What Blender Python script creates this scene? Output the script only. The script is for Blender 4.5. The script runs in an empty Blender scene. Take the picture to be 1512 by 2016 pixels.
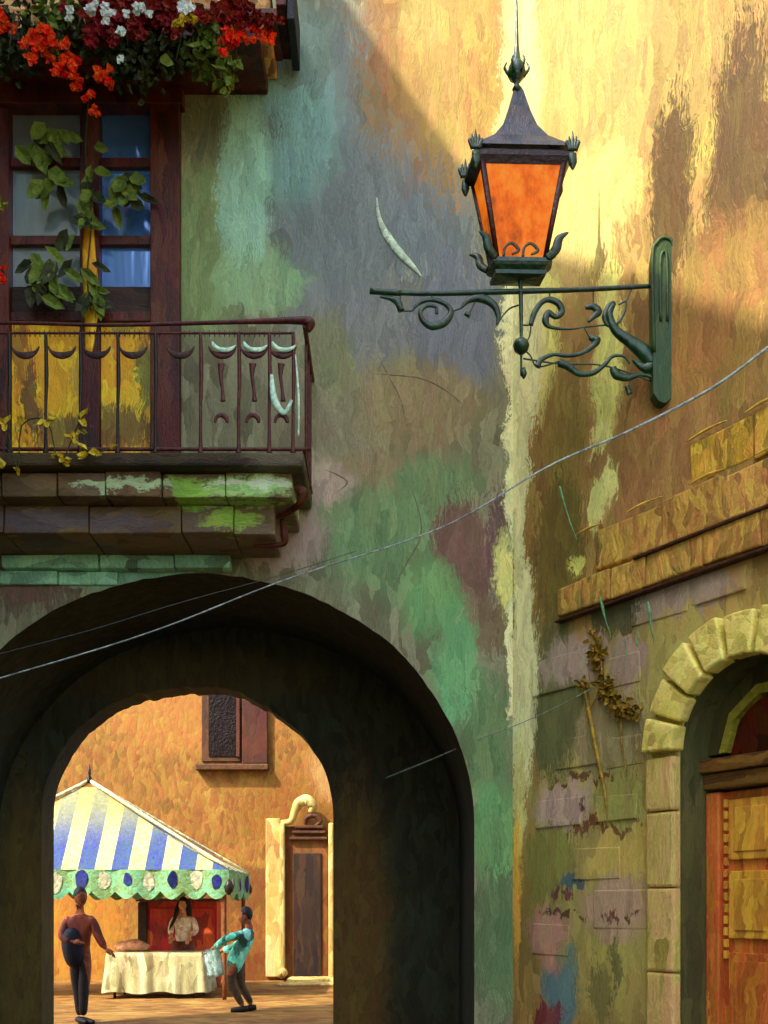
import bpy, bmesh, math, random
from mathutils import Vector, noise
random.seed(7)
S = bpy.context.scene
COL = S.collection
R = math.radians
# ------------------------------------------------------------------ camera, world, sun, exposure
cam = bpy.data.cameras.new('camera'); co = bpy.data.objects.new('camera', cam); COL.objects.link(co)
co.location = (0, 0, 1.6); co.rotation_euler = (R(90), 0, 0)
cam.sensor_fit = 'VERTICAL'; cam.sensor_height = 36; cam.sensor_width = 27
cam.lens = 36 * 2000 / 2016; cam.shift_y = 772 / 2016; cam.clip_end = 2000; cam.clip_start = .05
S.camera = co
SUN = Vector((-1, -.8, 1.43)).normalized()
w = bpy.data.worlds.new('World'); S.world = w; w.use_nodes = True
nt = w.node_tree; sky = nt.nodes.new('ShaderNodeTexSky'); sky.sky_type = 'NISHITA'; sky.sun_disc = False
sky.sun_elevation = math.asin(SUN.z); sky.sun_rotation = math.atan2(SUN.x, SUN.y)
sky.air_density = 1.0; sky.dust_density = 3.0
bg = nt.nodes['Background']; nt.links.new(sky.outputs[0], bg.inputs[0]); bg.inputs[1].default_value = .15
sl = bpy.data.lights.new('sun', 'SUN'); so = bpy.data.objects.new('sun', sl); COL.objects.link(so)
sl.energy = 2.2; sl.angle = R(.6); sl.color = (1, .92, .78)
so.rotation_euler = SUN.to_track_quat('Z', 'Y').to_euler(); so.location = (-6, -5, 14)
S.view_settings.view_transform = 'Standard'; S.view_settings.look = 'None'
S.view_settings.exposure = 1.8; S.view_settings.gamma = 1

# ------------------------------------------------------------------ helpers: objects
def lin(c): return tuple((v/255/12.92) if v/255 <= .04045 else ((v/255+.055)/1.055)**2.4 for v in c)
def obj(name, bm, mats, parent=None, smooth=False, loc=(0,0,0), label=None):
    me = bpy.data.meshes.new(name)
    if bm.verts: bmesh.ops.recalc_face_normals(bm, faces=bm.faces)
    bm.to_mesh(me); bm.free()
    if not isinstance(mats, (list, tuple)): mats = [mats]
    for m in mats: me.materials.append(m)
    if smooth:
        for p in me.polygons: p.use_smooth = True
    o = bpy.data.objects.new(name, me); COL.objects.link(o); o.location = loc
    if parent: o.parent = parent
    if label: o['label'] = label
    return o
def thing(name, label, cat, loc=(0,0,0), rz=0, group=None):
    o = bpy.data.objects.new(name, None); COL.objects.link(o); o.location = loc; o.rotation_euler = (0,0,rz)
    o.empty_display_size = .1; o['label'] = label; o['category'] = cat
    if group: o['group'] = group
    return o
def tag(o, label, cat, group=None):
    o['label'] = label; o['category'] = cat
    if group: o['group'] = group
    return o
def box(bm, x0, x1, y0, y1, z0, z1, mi=0, bev=0, jit=0):
    j = lambda: random.uniform(-jit, jit)
    vs = [bm.verts.new((x+j(), y+j(), z+j())) for x in (x0,x1) for y in (y0,y1) for z in (z0,z1)]
    fs = []
    for q in ((0,1,3,2),(4,6,7,5),(0,4,5,1),(2,3,7,6),(0,2,6,4),(1,5,7,3)):
        f = bm.faces.new([vs[k] for k in q]); f.material_index = mi; fs.append(f)
    bmesh.ops.recalc_face_normals(bm, faces=fs)
    if bev:
        es = list({e for f in fs for e in f.edges})
        r = bmesh.ops.bevel(bm, geom=es, offset=bev, segments=2, profile=.5, affect='EDGES')
        for f in r['faces']: f.material_index = mi
def catmull(pts, n=6):
    P = [Vector(p) for p in pts]
    if len(P) < 3: return [P[0].lerp(P[-1], k/n) for k in range(n+1)]
    out = []
    for i in range(len(P)-1):
        p0 = P[max(i-1,0)]; p1 = P[i]; p2 = P[i+1]; p3 = P[min(i+2,len(P)-1)]
        for k in range(n):
            t = k/n
            out.append(.5*((2*p1)+(p2-p0)*t+(2*p0-5*p1+4*p2-p3)*t*t+(3*p1-p0-3*p2+p3)*t**3))
    out.append(P[-1]); return out
def tube(bm, pts, rad, seg=8, n=6, mi=0, flat=1.0):
    """swept tube; rad is a number or a list (one per given point)"""
    if not isinstance(rad, (list, tuple)): rad = [rad]*len(pts)
    P = catmull(pts, n); m = len(P)
    rr = []
    for i in range(m):
        f = i/(m-1)*(len(rad)-1); a = int(f); b = min(a+1, len(rad)-1); rr.append(rad[a]+(rad[b]-rad[a])*(f-a))
    prev = None; rings = []
    up = Vector((0,1,0))
    for i in range(m):
        t = (P[min(i+1,m-1)]-P[max(i-1,0)])
        if t.length < 1e-9: t = Vector((0,0,1))
        t.normalize()
        a = up - t*up.dot(t)
        if a.length < .05: a = Vector((1,0,0)) - t*t.x
        a.normalize(); b = t.cross(a)
        rings.append([bm.verts.new(P[i]+(a*math.cos(q)*rr[i]*flat + b*math.sin(q)*rr[i])) for q in [2*math.pi*k/seg for k in range(seg)]])
    for i in range(m-1):
        for k in range(seg):
            f = bm.faces.new((rings[i][k], rings[i][(k+1)%seg], rings[i+1][(k+1)%seg], rings[i+1][k])); f.material_index = mi; f.smooth = True
    for r_ in (rings[0], rings[-1]):
        f = bm.faces.new(r_); f.material_index = mi
def lathe(bm, prof, seg=16, cx=0, cy=0, rot=0, mi=0, smooth=True):
    rings = []
    for r, z in prof:
        rings.append([bm.verts.new((cx+r*math.cos(rot+2*math.pi*k/seg), cy+r*math.sin(rot+2*math.pi*k/seg), z)) for k in range(seg)])
    for i in range(len(rings)-1):
        for k in range(seg):
            f = bm.faces.new((rings[i][k], rings[i][(k+1)%seg], rings[i+1][(k+1)%seg], rings[i+1][k])); f.material_index = mi; f.smooth = smooth
    for r_ in (rings[0], rings[-1]): bm.faces.new(r_).material_index = mi
def prism(bm, poly, y0, y1, mi=0):
    """polygon in x,z extruded along y"""
    a = [bm.verts.new((x, y0, z)) for x, z in poly]; b = [bm.verts.new((x, y1, z)) for x, z in poly]
    f1 = bm.faces.new(a); f2 = bm.faces.new(b[::-1]); f1.material_index = f2.material_index = mi
    n = len(poly)
    for i in range(n):
        f = bm.faces.new((a[i], b[i], b[(i+1)%n], a[(i+1)%n])); f.material_index = mi
def B(): return bmesh.new()

# ------------------------------------------------------------------ helpers: materials (all node based)
class NT:
    def __init__(s, name):
        s.m = bpy.data.materials.new(name); s.m.use_nodes = True; s.t = s.m.node_tree
        s.b = s.t.nodes['Principled BSDF']
    def n(s, typ, **k):
        x = s.t.nodes.new('ShaderNode'+typ)
        for a, v in k.items(): setattr(x, a, v)
        return x
    def l(s, a, b): s.t.links.new(a, b)
    def math(s, op, a, b=None, clamp=False):
        x = s.n('Math', operation=op, use_clamp=clamp)
        for i, v in enumerate((a, b)):
            if v is None: continue
            if isinstance(v, (int, float)): x.inputs[i].default_value = v
            else: s.l(v, x.inputs[i])
        return x.outputs[0]
    def vec(s, op, a, b=None):
        x = s.n('VectorMath', operation=op)
        for i, v in enumerate((a, b)):
            if v is None: continue
            if isinstance(v, (tuple, list)): x.inputs[i].default_value = v
            else: s.l(v, x.inputs[i])
        return x
    def noise(s, v, scale, detail=3, rough=.55):
        x = s.n('TexNoise'); x.inputs['Scale'].default_value = scale; x.inputs['Detail'].default_value = detail
        x.inputs['Roughness'].default_value = rough; s.l(v, x.inputs['Vector']); return x
    def mix(s, fac, a, b, blend='MIX'):
        x = s.n('Mix', data_type='RGBA', blend_type=blend)
        if isinstance(fac, (int, float)): x.inputs[0].default_value = fac
        else: s.l(fac, x.inputs[0])
        for i, v in ((6, a), (7, b)):
            if isinstance(v, (tuple, list)): x.inputs[i].default_value = (*v[:3], 1)
            else: s.l(v, x.inputs[i])
        return x.outputs[2]
    def mapr(s, v, a, b, c=0, d=1, smooth=False):
        x = s.n('MapRange'); x.interpolation_type = 'SMOOTHSTEP' if smooth else 'LINEAR'; x.clamp = True
        s.l(v, x.inputs[0])
        for i, q in enumerate((a, b, c, d)): x.inputs[i+1].default_value = q
        return x.outputs[0]
    def ramp(s, v, cols):
        x = s.n('ValToRGB'); e = x.color_ramp.elements; n = len(cols)
        while len(e) < n: e.new(.5)
        for i, c in enumerate(cols):
            e[i].position = .28+.44*i/max(n-1, 1); e[i].color = (*c, 1)
        s.l(v, x.inputs[0]); return x.outputs[0]

GG = .72
def brushy(name, cols, gain=1.0, cell=(11,11,3.2), streak=(75,75,3), rough=.7, bump=.35, jit=.3, patches=(), warp=.12, metal=0, low=1.2, sep=.06, coat=0, relief=.02, sat=1.0, dry=1.0, quant=.32):
    """paint laid on in strokes: colour per stroke cell, bristle streaks, and irregular patches (x, z, rx, rz, colour) in object metres"""
    g = NT(name)
    L = lambda c: tuple(min(v*w_*(c[3] if len(c) > 3 else gain)*GG, .88) for v, w_ in zip(lin(c[:3]), (1.04,1.05,.80)))
    P = g.n('TexCoord').outputs['Object']
    nz = g.noise(P, 2.2, 4); d = g.vec('SUBTRACT', nz.outputs['Color'], (.5,.5,.5)).outputs[0]
    d = g.vec('SCALE', d).outputs[0]; d.node.inputs[3].default_value = warp*2.2
    W = g.vec('ADD', P, d).outputs[0]
    V = g.n('TexVoronoi'); V.inputs['Scale'].default_value = 1; V.inputs['Randomness'].default_value = 1
    mp = g.vec('MULTIPLY', W, cell).outputs[0]; g.l(mp, V.inputs['Vector'])
    q = g.vec('DIVIDE', V.outputs['Position'], cell).outputs[0]
    fine = g.noise(P, 16, 5, .7); fd = g.vec('SUBTRACT', fine.outputs['Color'], (.5,.5,.5)).outputs[0]
    fd = g.vec('SCALE', fd).outputs[0]; fd.node.inputs[3].default_value = sep*4
    q2 = g.vec('ADD', W, fd).outputs[0]
    qm = g.n('Mix', data_type='VECTOR'); qm.inputs[0].default_value = quant; g.l(q2, qm.inputs[4]); g.l(q, qm.inputs[5]); Q = qm.outputs[1]
    cr = g.n('SeparateColor'); g.l(V.outputs['Color'], cr.inputs[0]); rnd = cr.outputs[0]
    lowN = g.noise(Q, low, 3).outputs[0]
    v = g.math('ADD', g.math('MULTIPLY', lowN, .72), g.math('MULTIPLY', rnd, .28))
    c = g.ramp(v, [L(x) for x in cols]) if len(cols) > 1 else g.mix(0, L(cols[0]), L(cols[0]))
    st = g.noise(g.vec('MULTIPLY', W, streak).outputs[0], 1, 3, .6).outputs[0]
    for (cx, cz, rx, rz, pc, *op) in patches:
        dd = g.vec('MULTIPLY', g.vec('SUBTRACT', Q, (cx, 0, cz)).outputs[0], (1/rx, 0, 1/rz)).outputs[0]
        ln = g.vec('LENGTH', dd).outputs['Value']
        ln = g.math('ADD', ln, g.math('MULTIPLY', g.math('SUBTRACT', st, .5), 1.5*dry))
        soft = op[1] if len(op) > 1 else .22
        m = g.mapr(ln, 1+soft, 1-soft, 0, op[0] if op else .9, True)
        # slight colour life inside each patch
        c = g.mix(m, c, L(pc))
    # value jitter by stroke cell and bristle streaks (pigment load)
    val = g.math('ADD', g.math('MULTIPLY', g.math('SUBTRACT', rnd, .5), jit), g.math('MULTIPLY', g.math('SUBTRACT', st, .5), jit*3.8))
    val = g.math('ADD', val, 1.0)
    cc = g.n('CombineColor'); [g.l(val, cc.inputs[i]) for i in range(3)]
    c = g.mix(1.0, c, cc.outputs[0], 'MULTIPLY')
    hs = g.n('HueSaturation'); g.l(c, hs.inputs['Color'])
    g.l(g.mapr(cr.outputs[1], 0, 1, .485, .515), hs.inputs['Hue'])
    hs.inputs['Saturation'].default_value = sat
    g.l(hs.outputs[0], g.b.inputs['Base Color'])
    g.b.inputs['Roughness'].default_value = rough; g.b.inputs['Metallic'].default_value = metal
    g.b.inputs['Specular IOR Level'].default_value = .35
    if coat: g.b.inputs['Coat Weight'].default_value = coat; g.b.inputs['Coat Roughness'].default_value = .25
    if bump:
        E = g.mapr(V.outputs['Distance'], 0, .7, 1, 0)
        grain = fine.outputs[0]
        h = g.math('ADD', g.math('ADD', st, g.math('MULTIPLY', E, .5)), g.math('MULTIPLY', grain, .8))
        bp = g.n('Bump'); bp.inputs['Strength'].default_value = bump; bp.inputs['Distance'].default_value = relief
        g.l(h, bp.inputs['Height']); g.l(bp.outputs[0], g.b.inputs['Normal'])
    return g.m

# ------------------------------------------------------------------ picture-to-place measures used while surveying the facade
D = 9.0
def fx(px): return (px-756)/2000*D
def fz(py): return 1.6+(1780-py)*D/2000
def fp(px, py, rx, ry, c, *o): return (fx(px), fz(py), rx*D/2000, ry*D/2000, c, *o)
AX, AD = Vector((1.14, 9.0)), Vector((.53, -.848))
def wt(px): r = (px-756)/2000; return (9*r-1.14)/(.53+.848*r)
def wz(px, py): return 1.6+(1780-py)*(9-.848*wt(px))/2000
def wp(px, py, rx, ry, c, *o):
    t0, t1 = wt(px-rx), wt(px+rx); return (wt(px), wz(px, py), (t1-t0)/2, ry*(9-.848*wt(px))/2000, c, *o)

G_S = 2.1    # shaded pigments
facade_m = brushy('weathered_sunlit_plaster', [(84,80,62),(104,104,84),(118,120,100)], gain=G_S, patches=[
    fp(680,330,190,330,(88,100,112)), fp(760,330,120,200,(88,98,108),.8,.4), fp(560,250,110,150,(100,136,138)), fp(600,90,60,90,(92,112,112)),
    fp(430,260,110,60,(92,98,84)), fp(410,500,80,170,(104,124,82)), fp(480,380,50,200,(132,174,162)), fp(520,560,90,60,(118,150,118)),
    fp(860,430,90,140,(84,96,112)), fp(760,180,70,100,(92,92,80)), fp(720,640,150,80,(100,106,116)), fp(900,640,90,140,(88,96,118)),
    fp(640,820,120,110,(112,108,90)), fp(640,700,60,80,(106,110,84)), fp(830,800,120,90,(118,106,80)), fp(720,930,110,40,(120,106,84)),
    fp(770,1060,150,110,(88,124,86),.75,.4), fp(860,960,90,60,(92,118,84)), fp(640,950,55,45,(150,132,128)), fp(560,1060,80,60,(152,134,134)),
    fp(910,1090,60,110,(98,66,64)), fp(850,1180,60,70,(96,140,92)), fp(960,1230,60,60,(98,82,62)), fp(900,1330,50,120,(94,144,102)),
    fp(980,1080,22,120,(84,60,66)), fp(960,1460,50,120,(84,110,74)), fp(975,1640,60,100,(88,132,86)), fp(985,1850,60,150,(74,98,66)),
    fp(50,1130,120,70,(98,74,70)), fp(250,1120,160,40,(108,152,140)), fp(150,1060,160,30,(64,56,60)),
    fp(900,20,190,330,(168,118,62,1.3)), fp(930,60,120,300,(184,152,86,1.3)), fp(840,40,60,60,(186,160,96,1.3)), fp(960,200,50,120,(174,136,74,1.3)), fp(1012,240,30,360,(214,196,146,1.4),.95,.12), fp(1014,620,26,230,(255,238,156),1,.12), fp(1014,880,20,180,(255,238,156),1,.12), fp(996,1130,22,70,(250,226,120),.9,.3), fp(1012,1290,12,110,(255,238,156),.95,.2)])  # yellow and cream patches put sunlight into the upper wall and corner colour
LIT_STRIP = [wp(1024,240,40,360,(214,196,150,1.4),.95,.12), wp(1030,640,40,230,(255,238,156),1,.12), wp(1018,900,24,170,(255,238,156),1,.12), wp(1020,1060,12,90,(255,238,156),1,.15), wp(1030,1190,20,90,(255,238,156),1,.15), wp(1032,1310,32,110,(255,238,156),1,.15), wp(1028,1440,24,120,(255,238,156),1,.15), wp(1020,1570,12,120,(240,212,130),.9,.2), wp(1018,1740,8,140,(204,146,64),.9,.3), wp(1186,850,22,40,(240,222,130),.9,.1), wp(1200,950,20,40,(236,214,130),.9,.1), wp(1176,1000,16,40,(236,214,130),.9,.1)]  # sunlit corner strip and bright flecks painted into the stucco colour
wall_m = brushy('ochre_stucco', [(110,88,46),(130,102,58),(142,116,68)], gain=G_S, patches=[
    wp(1140,180,150,420,(186,162,104,1.25)), wp(1130,80,110,140,(194,172,112,1.25)), wp(1140,440,110,120,(212,192,126,1.4)),  # sunlit upper wall painted as pale yellow patches
    wp(1360,80,60,190,(172,146,88,1.3)), wp(1370,300,25,80,(176,150,84,1.3)), wp(1320,380,42,190,(78,56,18,1.4)), wp(1460,330,70,290,(88,64,28,1.1)),  # dark brown patches paint the shaded upper right
    wp(1440,500,90,90,(108,76,34,1.3)), wp(1420,620,110,160,(126,94,50)), wp(1195,700,30,170,(238,216,120)), wp(1190,960,25,60,(232,208,126)), wp(1060,640,40,160,(236,214,120)),  # lower yellow patches paint streaks of sun on the stucco
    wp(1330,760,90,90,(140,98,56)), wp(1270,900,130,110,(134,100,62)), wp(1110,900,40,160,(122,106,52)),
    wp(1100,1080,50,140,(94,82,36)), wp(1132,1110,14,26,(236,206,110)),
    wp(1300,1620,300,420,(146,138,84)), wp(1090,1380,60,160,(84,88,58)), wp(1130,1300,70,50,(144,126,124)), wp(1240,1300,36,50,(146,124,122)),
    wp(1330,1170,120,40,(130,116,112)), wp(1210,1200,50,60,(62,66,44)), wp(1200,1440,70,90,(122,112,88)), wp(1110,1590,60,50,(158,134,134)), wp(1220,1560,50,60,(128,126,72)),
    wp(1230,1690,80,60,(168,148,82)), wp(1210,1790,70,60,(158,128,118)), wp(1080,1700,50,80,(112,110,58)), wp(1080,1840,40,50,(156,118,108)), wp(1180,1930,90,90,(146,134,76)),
    wp(1150,1530,80,5,(84,46,34)), wp(1180,1630,70,8,(96,58,34)), wp(1105,1805,40,6,(70,44,26)), wp(1230,1805,40,7,(84,50,40)), wp(1150,1590,5,25,(70,44,34)), wp(1130,1728,24,12,(60,84,104),.9,.15), wp(1108,1755,20,12,(92,48,60),.9,.15), wp(1100,1960,34,80,(66,104,122),.85), wp(1078,2000,24,30,(110,44,48),.9), wp(1128,1900,14,40,(84,110,112),.8), wp(1085,1890,20,30,(164,116,106),.9), wp(1180,1960,24,60,(90,84,50),.8), wp(1215,1900,10,60,(84,84,56),.8)]+LIT_STRIP)
passage_m = brushy('shade_dark_plaster', [(34,33,20),(44,43,28),(44,50,38)], gain=1.5, rough=.95, bump=.3, jit=.3, cell=(16,16,5), quant=.15)  # shade of the passage put into a dark plaster colour
rear_m = brushy('warm_shade_plaster', [(34,33,20),(44,43,28),(44,50,38)], gain=1.5, rough=.95, bump=.3, jit=.3, cell=(16,16,5), quant=.15, patches=[(-.3,1.1,.35,1.7,(96,70,28),.8,.4), (-3.85,1.1,.3,1.7,(92,72,30),.8,.4), (-2.1,4.0,1.4,.3,(70,56,28),.6,.4)])  # passage shade in the base colour, browner patches beside the opening
cream_m = brushy('cream_lit_strip', [(236,200,110),(250,236,160),(255,244,200),(214,180,100)], gain=1.6, cell=(18,18,5), jit=.18, bump=.7, relief=.03, low=2,
    patches=[(.2,4.85,.2,.25,(120,104,50)),(.1,2.5,.3,.2,(190,130,60))])  # cream for the sunlit corner strip, brightness held in the colour
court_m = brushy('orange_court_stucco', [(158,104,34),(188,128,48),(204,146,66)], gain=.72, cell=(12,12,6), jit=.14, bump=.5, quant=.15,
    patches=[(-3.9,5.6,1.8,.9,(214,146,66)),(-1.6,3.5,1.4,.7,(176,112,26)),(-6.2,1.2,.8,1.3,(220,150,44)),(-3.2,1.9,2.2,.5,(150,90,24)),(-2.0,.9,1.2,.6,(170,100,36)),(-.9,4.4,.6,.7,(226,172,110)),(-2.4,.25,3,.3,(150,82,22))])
ground_m = brushy('ochre_paving', [(128,82,36),(168,118,58),(188,146,84)], gain=.8, cell=(4,9,4), streak=(6,60,6), jit=.3, bump=.5)
street_m = brushy('worn_street_paving', [(96,84,60),(120,104,76),(132,118,90)], gain=1.0, cell=(5,5,5), streak=(20,20,20), jit=.3, bump=.5)
brownwood_m = brushy('red_brown_timber', [(44,16,8),(78,28,12),(98,44,20)], gain=1.2, cell=(12,12,2), jit=.35, bump=.4, rough=.5)
darkwood_m = brushy('dark_timber', [(24,18,12),(50,30,18),(64,44,26)], gain=1.2, cell=(3,12,12), streak=(3,70,70), jit=.35, bump=.4, rough=.6)
goldpanel_m = brushy('golden_panel', [(190,124,14),(226,152,14),(238,176,34)], gain=2.0, cell=(16,16,4), quant=.15, patches=[fp(250,600,60,60,(84,96,30),.8), fp(285,740,18,70,(70,90,34),.8), fp(60,780,14,80,(86,60,30),.9), fp(40,690,20,60,(110,80,24),.7), fp(190,850,140,40,(70,60,34),.8), fp(150,740,16,40,(150,120,50),.6)], jit=.25, rough=.5)  # golden panel colour with green and brown patches
iron_m = brushy('green_black_iron', [(4,34,20),(6,50,30),(16,64,40)], gain=1.5, cell=(20,20,20), streak=(30,30,30), rough=.35, bump=.4, jit=.4, coat=.4)
railblack_m = brushy('black_painted_iron', [(14,12,12),(40,26,20)], gain=1.2, cell=(20,20,20), streak=(30,30,30), rough=.4, bump=.3)
railred_m = brushy('oxide_red_iron', [(62,22,24),(92,40,38)], gain=1.3, cell=(20,20,20), streak=(30,30,30), rough=.45, bump=.3)
railpale_m = brushy('pale_turquoise_highlight', [(150,200,196),(196,226,220)], gain=1.6, cell=(20,20,20), streak=(30,30,30), rough=.3, bump=.3)  # pale railing highlights held in the colour
def solid(name, c, gain=1.3, rough=.6, cell=(20,20,20), streak=(25,25,60), jit=.3, bump=.35, c2=None, **k):
    c2 = c2 or tuple(max(0, int(v*.78)) for v in c)
    return brushy(name, [c2, c], gain=gain, cell=cell, streak=streak, rough=rough, jit=jit, bump=bump, **k)

def glass_mat(name='window_glass', c=(.42,.52,.52)):
    g = NT(name); t = g.t
    g.b.inputs['Base Color'].default_value = (*c,1); g.b.inputs['Roughness'].default_value = .14; g.b.inputs['Metallic'].default_value = .5
    g.b.inputs['Specular IOR Level'].default_value = 1.0; g.b.inputs['IOR'].default_value = 2.1
    tr = g.n('BsdfTransparent'); tr.inputs[0].default_value = (.75,.85,.85,1)
    mx = g.n('MixShader'); mx.inputs[0].default_value = .8
    g.l(tr.outputs[0], mx.inputs[1]); g.l(g.b.outputs[0], mx.inputs[2]); g.l(mx.outputs[0], t.nodes['Material Output'].inputs[0])
    P = g.n('TexCoord').outputs['Object']; nz = g.noise(g.vec('MULTIPLY', P, (6,6,1.5)).outputs[0], 1, 2)
    bp = g.n('Bump'); bp.inputs['Strength'].default_value = .12; bp.inputs['Distance'].default_value = .05; g.l(nz.outputs[0], bp.inputs['Height']); g.l(bp.outputs[0], g.b.inputs['Normal'])
    return g.m
glass_m = glass_mat(); glass_b = glass_mat('blue_reflection_glass', (.16,.42,.95))  # blue-grey sky reflection tinted into the pane base colours

# ------------------------------------------------------------------ ground
bm = B(); bmesh.ops.create_grid(bm, x_segments=2, y_segments=2, size=400)
o = obj('ground', bm, street_m); o['kind'] = 'structure'
bm = B()
n = 40
gv = [[bm.verts.new((-16+22*i/n, 11.2+13*j/n, .02+.012*noise.noise(Vector((i*.7, j*.9, 0))))) for j in range(n+1)] for i in range(n+1)]
for i in range(n):
    for j in range(n): bm.faces.new((gv[i][j], gv[i+1][j], gv[i+1][j+1], gv[i][j+1]))
o = obj('courtyard_paving', bm, ground_m, smooth=True); o['kind'] = 'structure'
bm = B(); box(bm, -4.1, .8, 9.0, 11.2, -.1, .025); o = obj('passage_floor', bm, street_m); o['kind'] = 'structure'

# ------------------------------------------------------------------ wall with openings
def arch_z(x, cx, hw, sp, ry):
    u = (x-cx)/hw
    return sp + ry*math.sqrt(max(0, 1-u*u)) if abs(u) < 1 else None
def holed_wall(bm, x0, x1, zt, y0, y1, arch=None, wins=(), mi=0, ri=1, wri=1, step=.05, rough=0.0):
    xs = {round(x0,4), round(x1,4)}
    if arch:
        cx, hw, sp, ry = arch
        for k in range(0, 97): xs.add(round(cx-hw*math.cos(math.pi*k/96), 4))
    for a in wins: xs.add(round(a[0],4)); xs.add(round(a[1],4))
    xs = sorted(x for x in xs if x0-1e-4 <= x <= x1+1e-4)
    def low(x):
        if arch and cx-hw+1e-3 < x < cx+hw-1e-3:
            return arch_z(x,*arch) + rough*noise.noise(Vector((x*3, 1.3, 0)))*1.5 + rough*noise.noise(Vector((x*14, 7.3, 0)))
        if arch and abs(abs(x-cx)-hw) <= 1e-3: return arch[2]
        return 0
    def q(pts, m):
        f = bm.faces.new([bm.verts.new(p) for p in pts]); f.material_index = m
    for a, b in zip(xs[:-1], xs[1:]):
        mid = (a+b)/2; inside = arch and abs(mid-cx) < hw
        la, lb = (low(a), low(b)) if inside else (0, 0)
        segs = [(la, lb, zt, zt)]
        for (wx0, wx1, wz0, wz1) in wins:
            if wx0-1e-4 <= a and b <= wx1+1e-4: segs = [(la, lb, wz0, wz0), (wz1, wz1, zt, zt)]
        for (p0, p1, t0, t1) in segs:
            q([(a,y0,p0),(b,y0,p1),(b,y0,t1),(a,y0,t0)], mi)
            q([(b,y1,p1),(a,y1,p0),(a,y1,t0),(b,y1,t1)], mi)
        if inside: q([(a,y0,la),(a,y1,la),(b,y1,lb),(b,y0,lb)], ri)
        q([(a,y0,zt),(b,y0,zt),(b,y1,zt),(a,y1,zt)], mi)
    if arch:
        for s in (-1, 1):
            x = cx+s*hw; q([(x,y0,0),(x,y1,0),(x,y1,arch[2]),(x,y0,arch[2])], ri)
    for (wx0, wx1, wz0, wz1) in wins:
        for p in ([(wx0,y0,wz0),(wx0,y1,wz0),(wx0,y1,wz1),(wx0,y0,wz1)], [(wx1,y0,wz0),(wx1,y0,wz1),(wx1,y1,wz1),(wx1,y1,wz0)],
                  [(wx0,y0,wz0),(wx1,y0,wz0),(wx1,y1,wz0),(wx0,y1,wz0)], [(wx0,y0,wz1),(wx0,y1,wz1),(wx1,y1,wz1),(wx1,y0,wz1)]): q(p, wri)
    for x in (x0, x1): q([(x,y0,0),(x,y1,0),(x,y1,zt),(x,y0,zt)], mi)
    bmesh.ops.remove_doubles(bm, verts=bm.verts, dist=1e-4)

# passage building -------------------------------------------------
HOUSE = thing('passage_house', 'weathered blue green plaster house with a wide dark arched passage and a timber balcony', 'house', (0, 9, 0))
WIN = (-3.55, -2.03, 5.15, 8.72)
bm = B(); holed_wall(bm, -5.2, 1.14, 10.4, 0, 1.8, arch=(-1.65, 2.45, 2.3, 2.225), wins=[WIN], rough=.012)
obj('facade_wall', bm, [facade_m, passage_m], HOUSE)
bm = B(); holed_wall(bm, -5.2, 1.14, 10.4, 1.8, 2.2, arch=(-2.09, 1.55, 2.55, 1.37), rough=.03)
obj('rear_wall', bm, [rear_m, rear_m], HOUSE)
bm = B(); box(bm, -5.2, 1.14, -.25, 2.45, 10.404, 10.5); obj('roof', bm, darkwood_m, HOUSE)
# room behind the glass
bm = B(); box(bm, WIN[0]-.02, WIN[1]+.02, .9, 1.2, WIN[2]-.02, WIN[3]+.02)
obj('room_wall', bm, solid('dim_green_room', (60,84,70), 1.0, .9), HOUSE)
# raised plaster scars on the facade
bm = B()
sc = [(742,390,1),(746,430,5),(762,465,9),(788,500,9),(812,525,6),(830,545,1)]
tube(bm, [(fx(a), -.004, fz(b)) for a,b,_ in sc], [c*.0042 for *_,c in sc], flat=.45)
obj('plaster_scar', bm, solid('pale_chalk_scrape', (176,200,196), 1.7, .35), HOUSE, label='pale crescent scrape raised on the blue grey plaster')
bm = B()
for line in ([(735,735),(770,738),(830,745),(880,770),(915,800)], [(640,925),(665,935),(684,950),(660,972)], [(745,700),(760,730),(790,790),(800,850)], [(760,1180),(800,1110),(830,1040),(800,930)]):
    tube(bm, [(fx(a), 0, fz(b)) for a,b in line], [.001]+[.006]*(len(line)-2)+[.001], flat=.5)
obj('plaster_ridge', bm, solid('ridge_plaster', (128,116,100), 1.5), HOUSE)

# glazed balcony door ----------------------------------------------
door = B()
x0, x1, z0, z1 = WIN
def Zf(py): return fz(py)
box(door, fx(300), fx(357), -.09, .12, 5.0, fz(186), 0, .008)           # right post
box(door, fx(-30), fx(22), -.06, .12, 5.0, fz(186), 0, .008)
box(door, fx(-30)-.02, fx(360)+.02, -.11, .10, fz(222), fz(188), 0, .01)  # head
box(door, fx(160), fx(198), -.05, .10, 5.0, fz(222), 0, .008)
for py in (322, 475, 625): 
    box(door, fx(22)+.002, fx(160)-.002, -.02, .07, fz(py+9), fz(py-9), 0, .006)
    box(door, fx(198)+.002, fx(300)-.002, -.02, .07, fz(py+9), fz(py-9), 0, .006)
DOOR = obj('balcony_door', door, brownwood_m, HOUSE, label='dark red timber door frame with small panes above golden panels')
for (a, b) in ((22,160),(198,300)):
    bm = B(); box(bm, fx(a)+.003, fx(b)-.003, .012, .045, fz(615), fz(563)); obj('lower_board', bm, darkwood_m, DOOR)
    for (c, d) in ((222,313),(331,466),(484,562)):
        bm = B(); box(bm, fx(a)+.003, fx(b)-.003, .03, .04, fz(d), fz(c)); obj('pane', bm, glass_b if a > 100 else glass_m, DOOR)
    bm = B(); box(bm, fx(a)+.003, fx(b)-.003, .01, .05, 5.1, fz(634)); obj('lower_panel', bm, goldpanel_m, DOOR)
bm = B(); 
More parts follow.
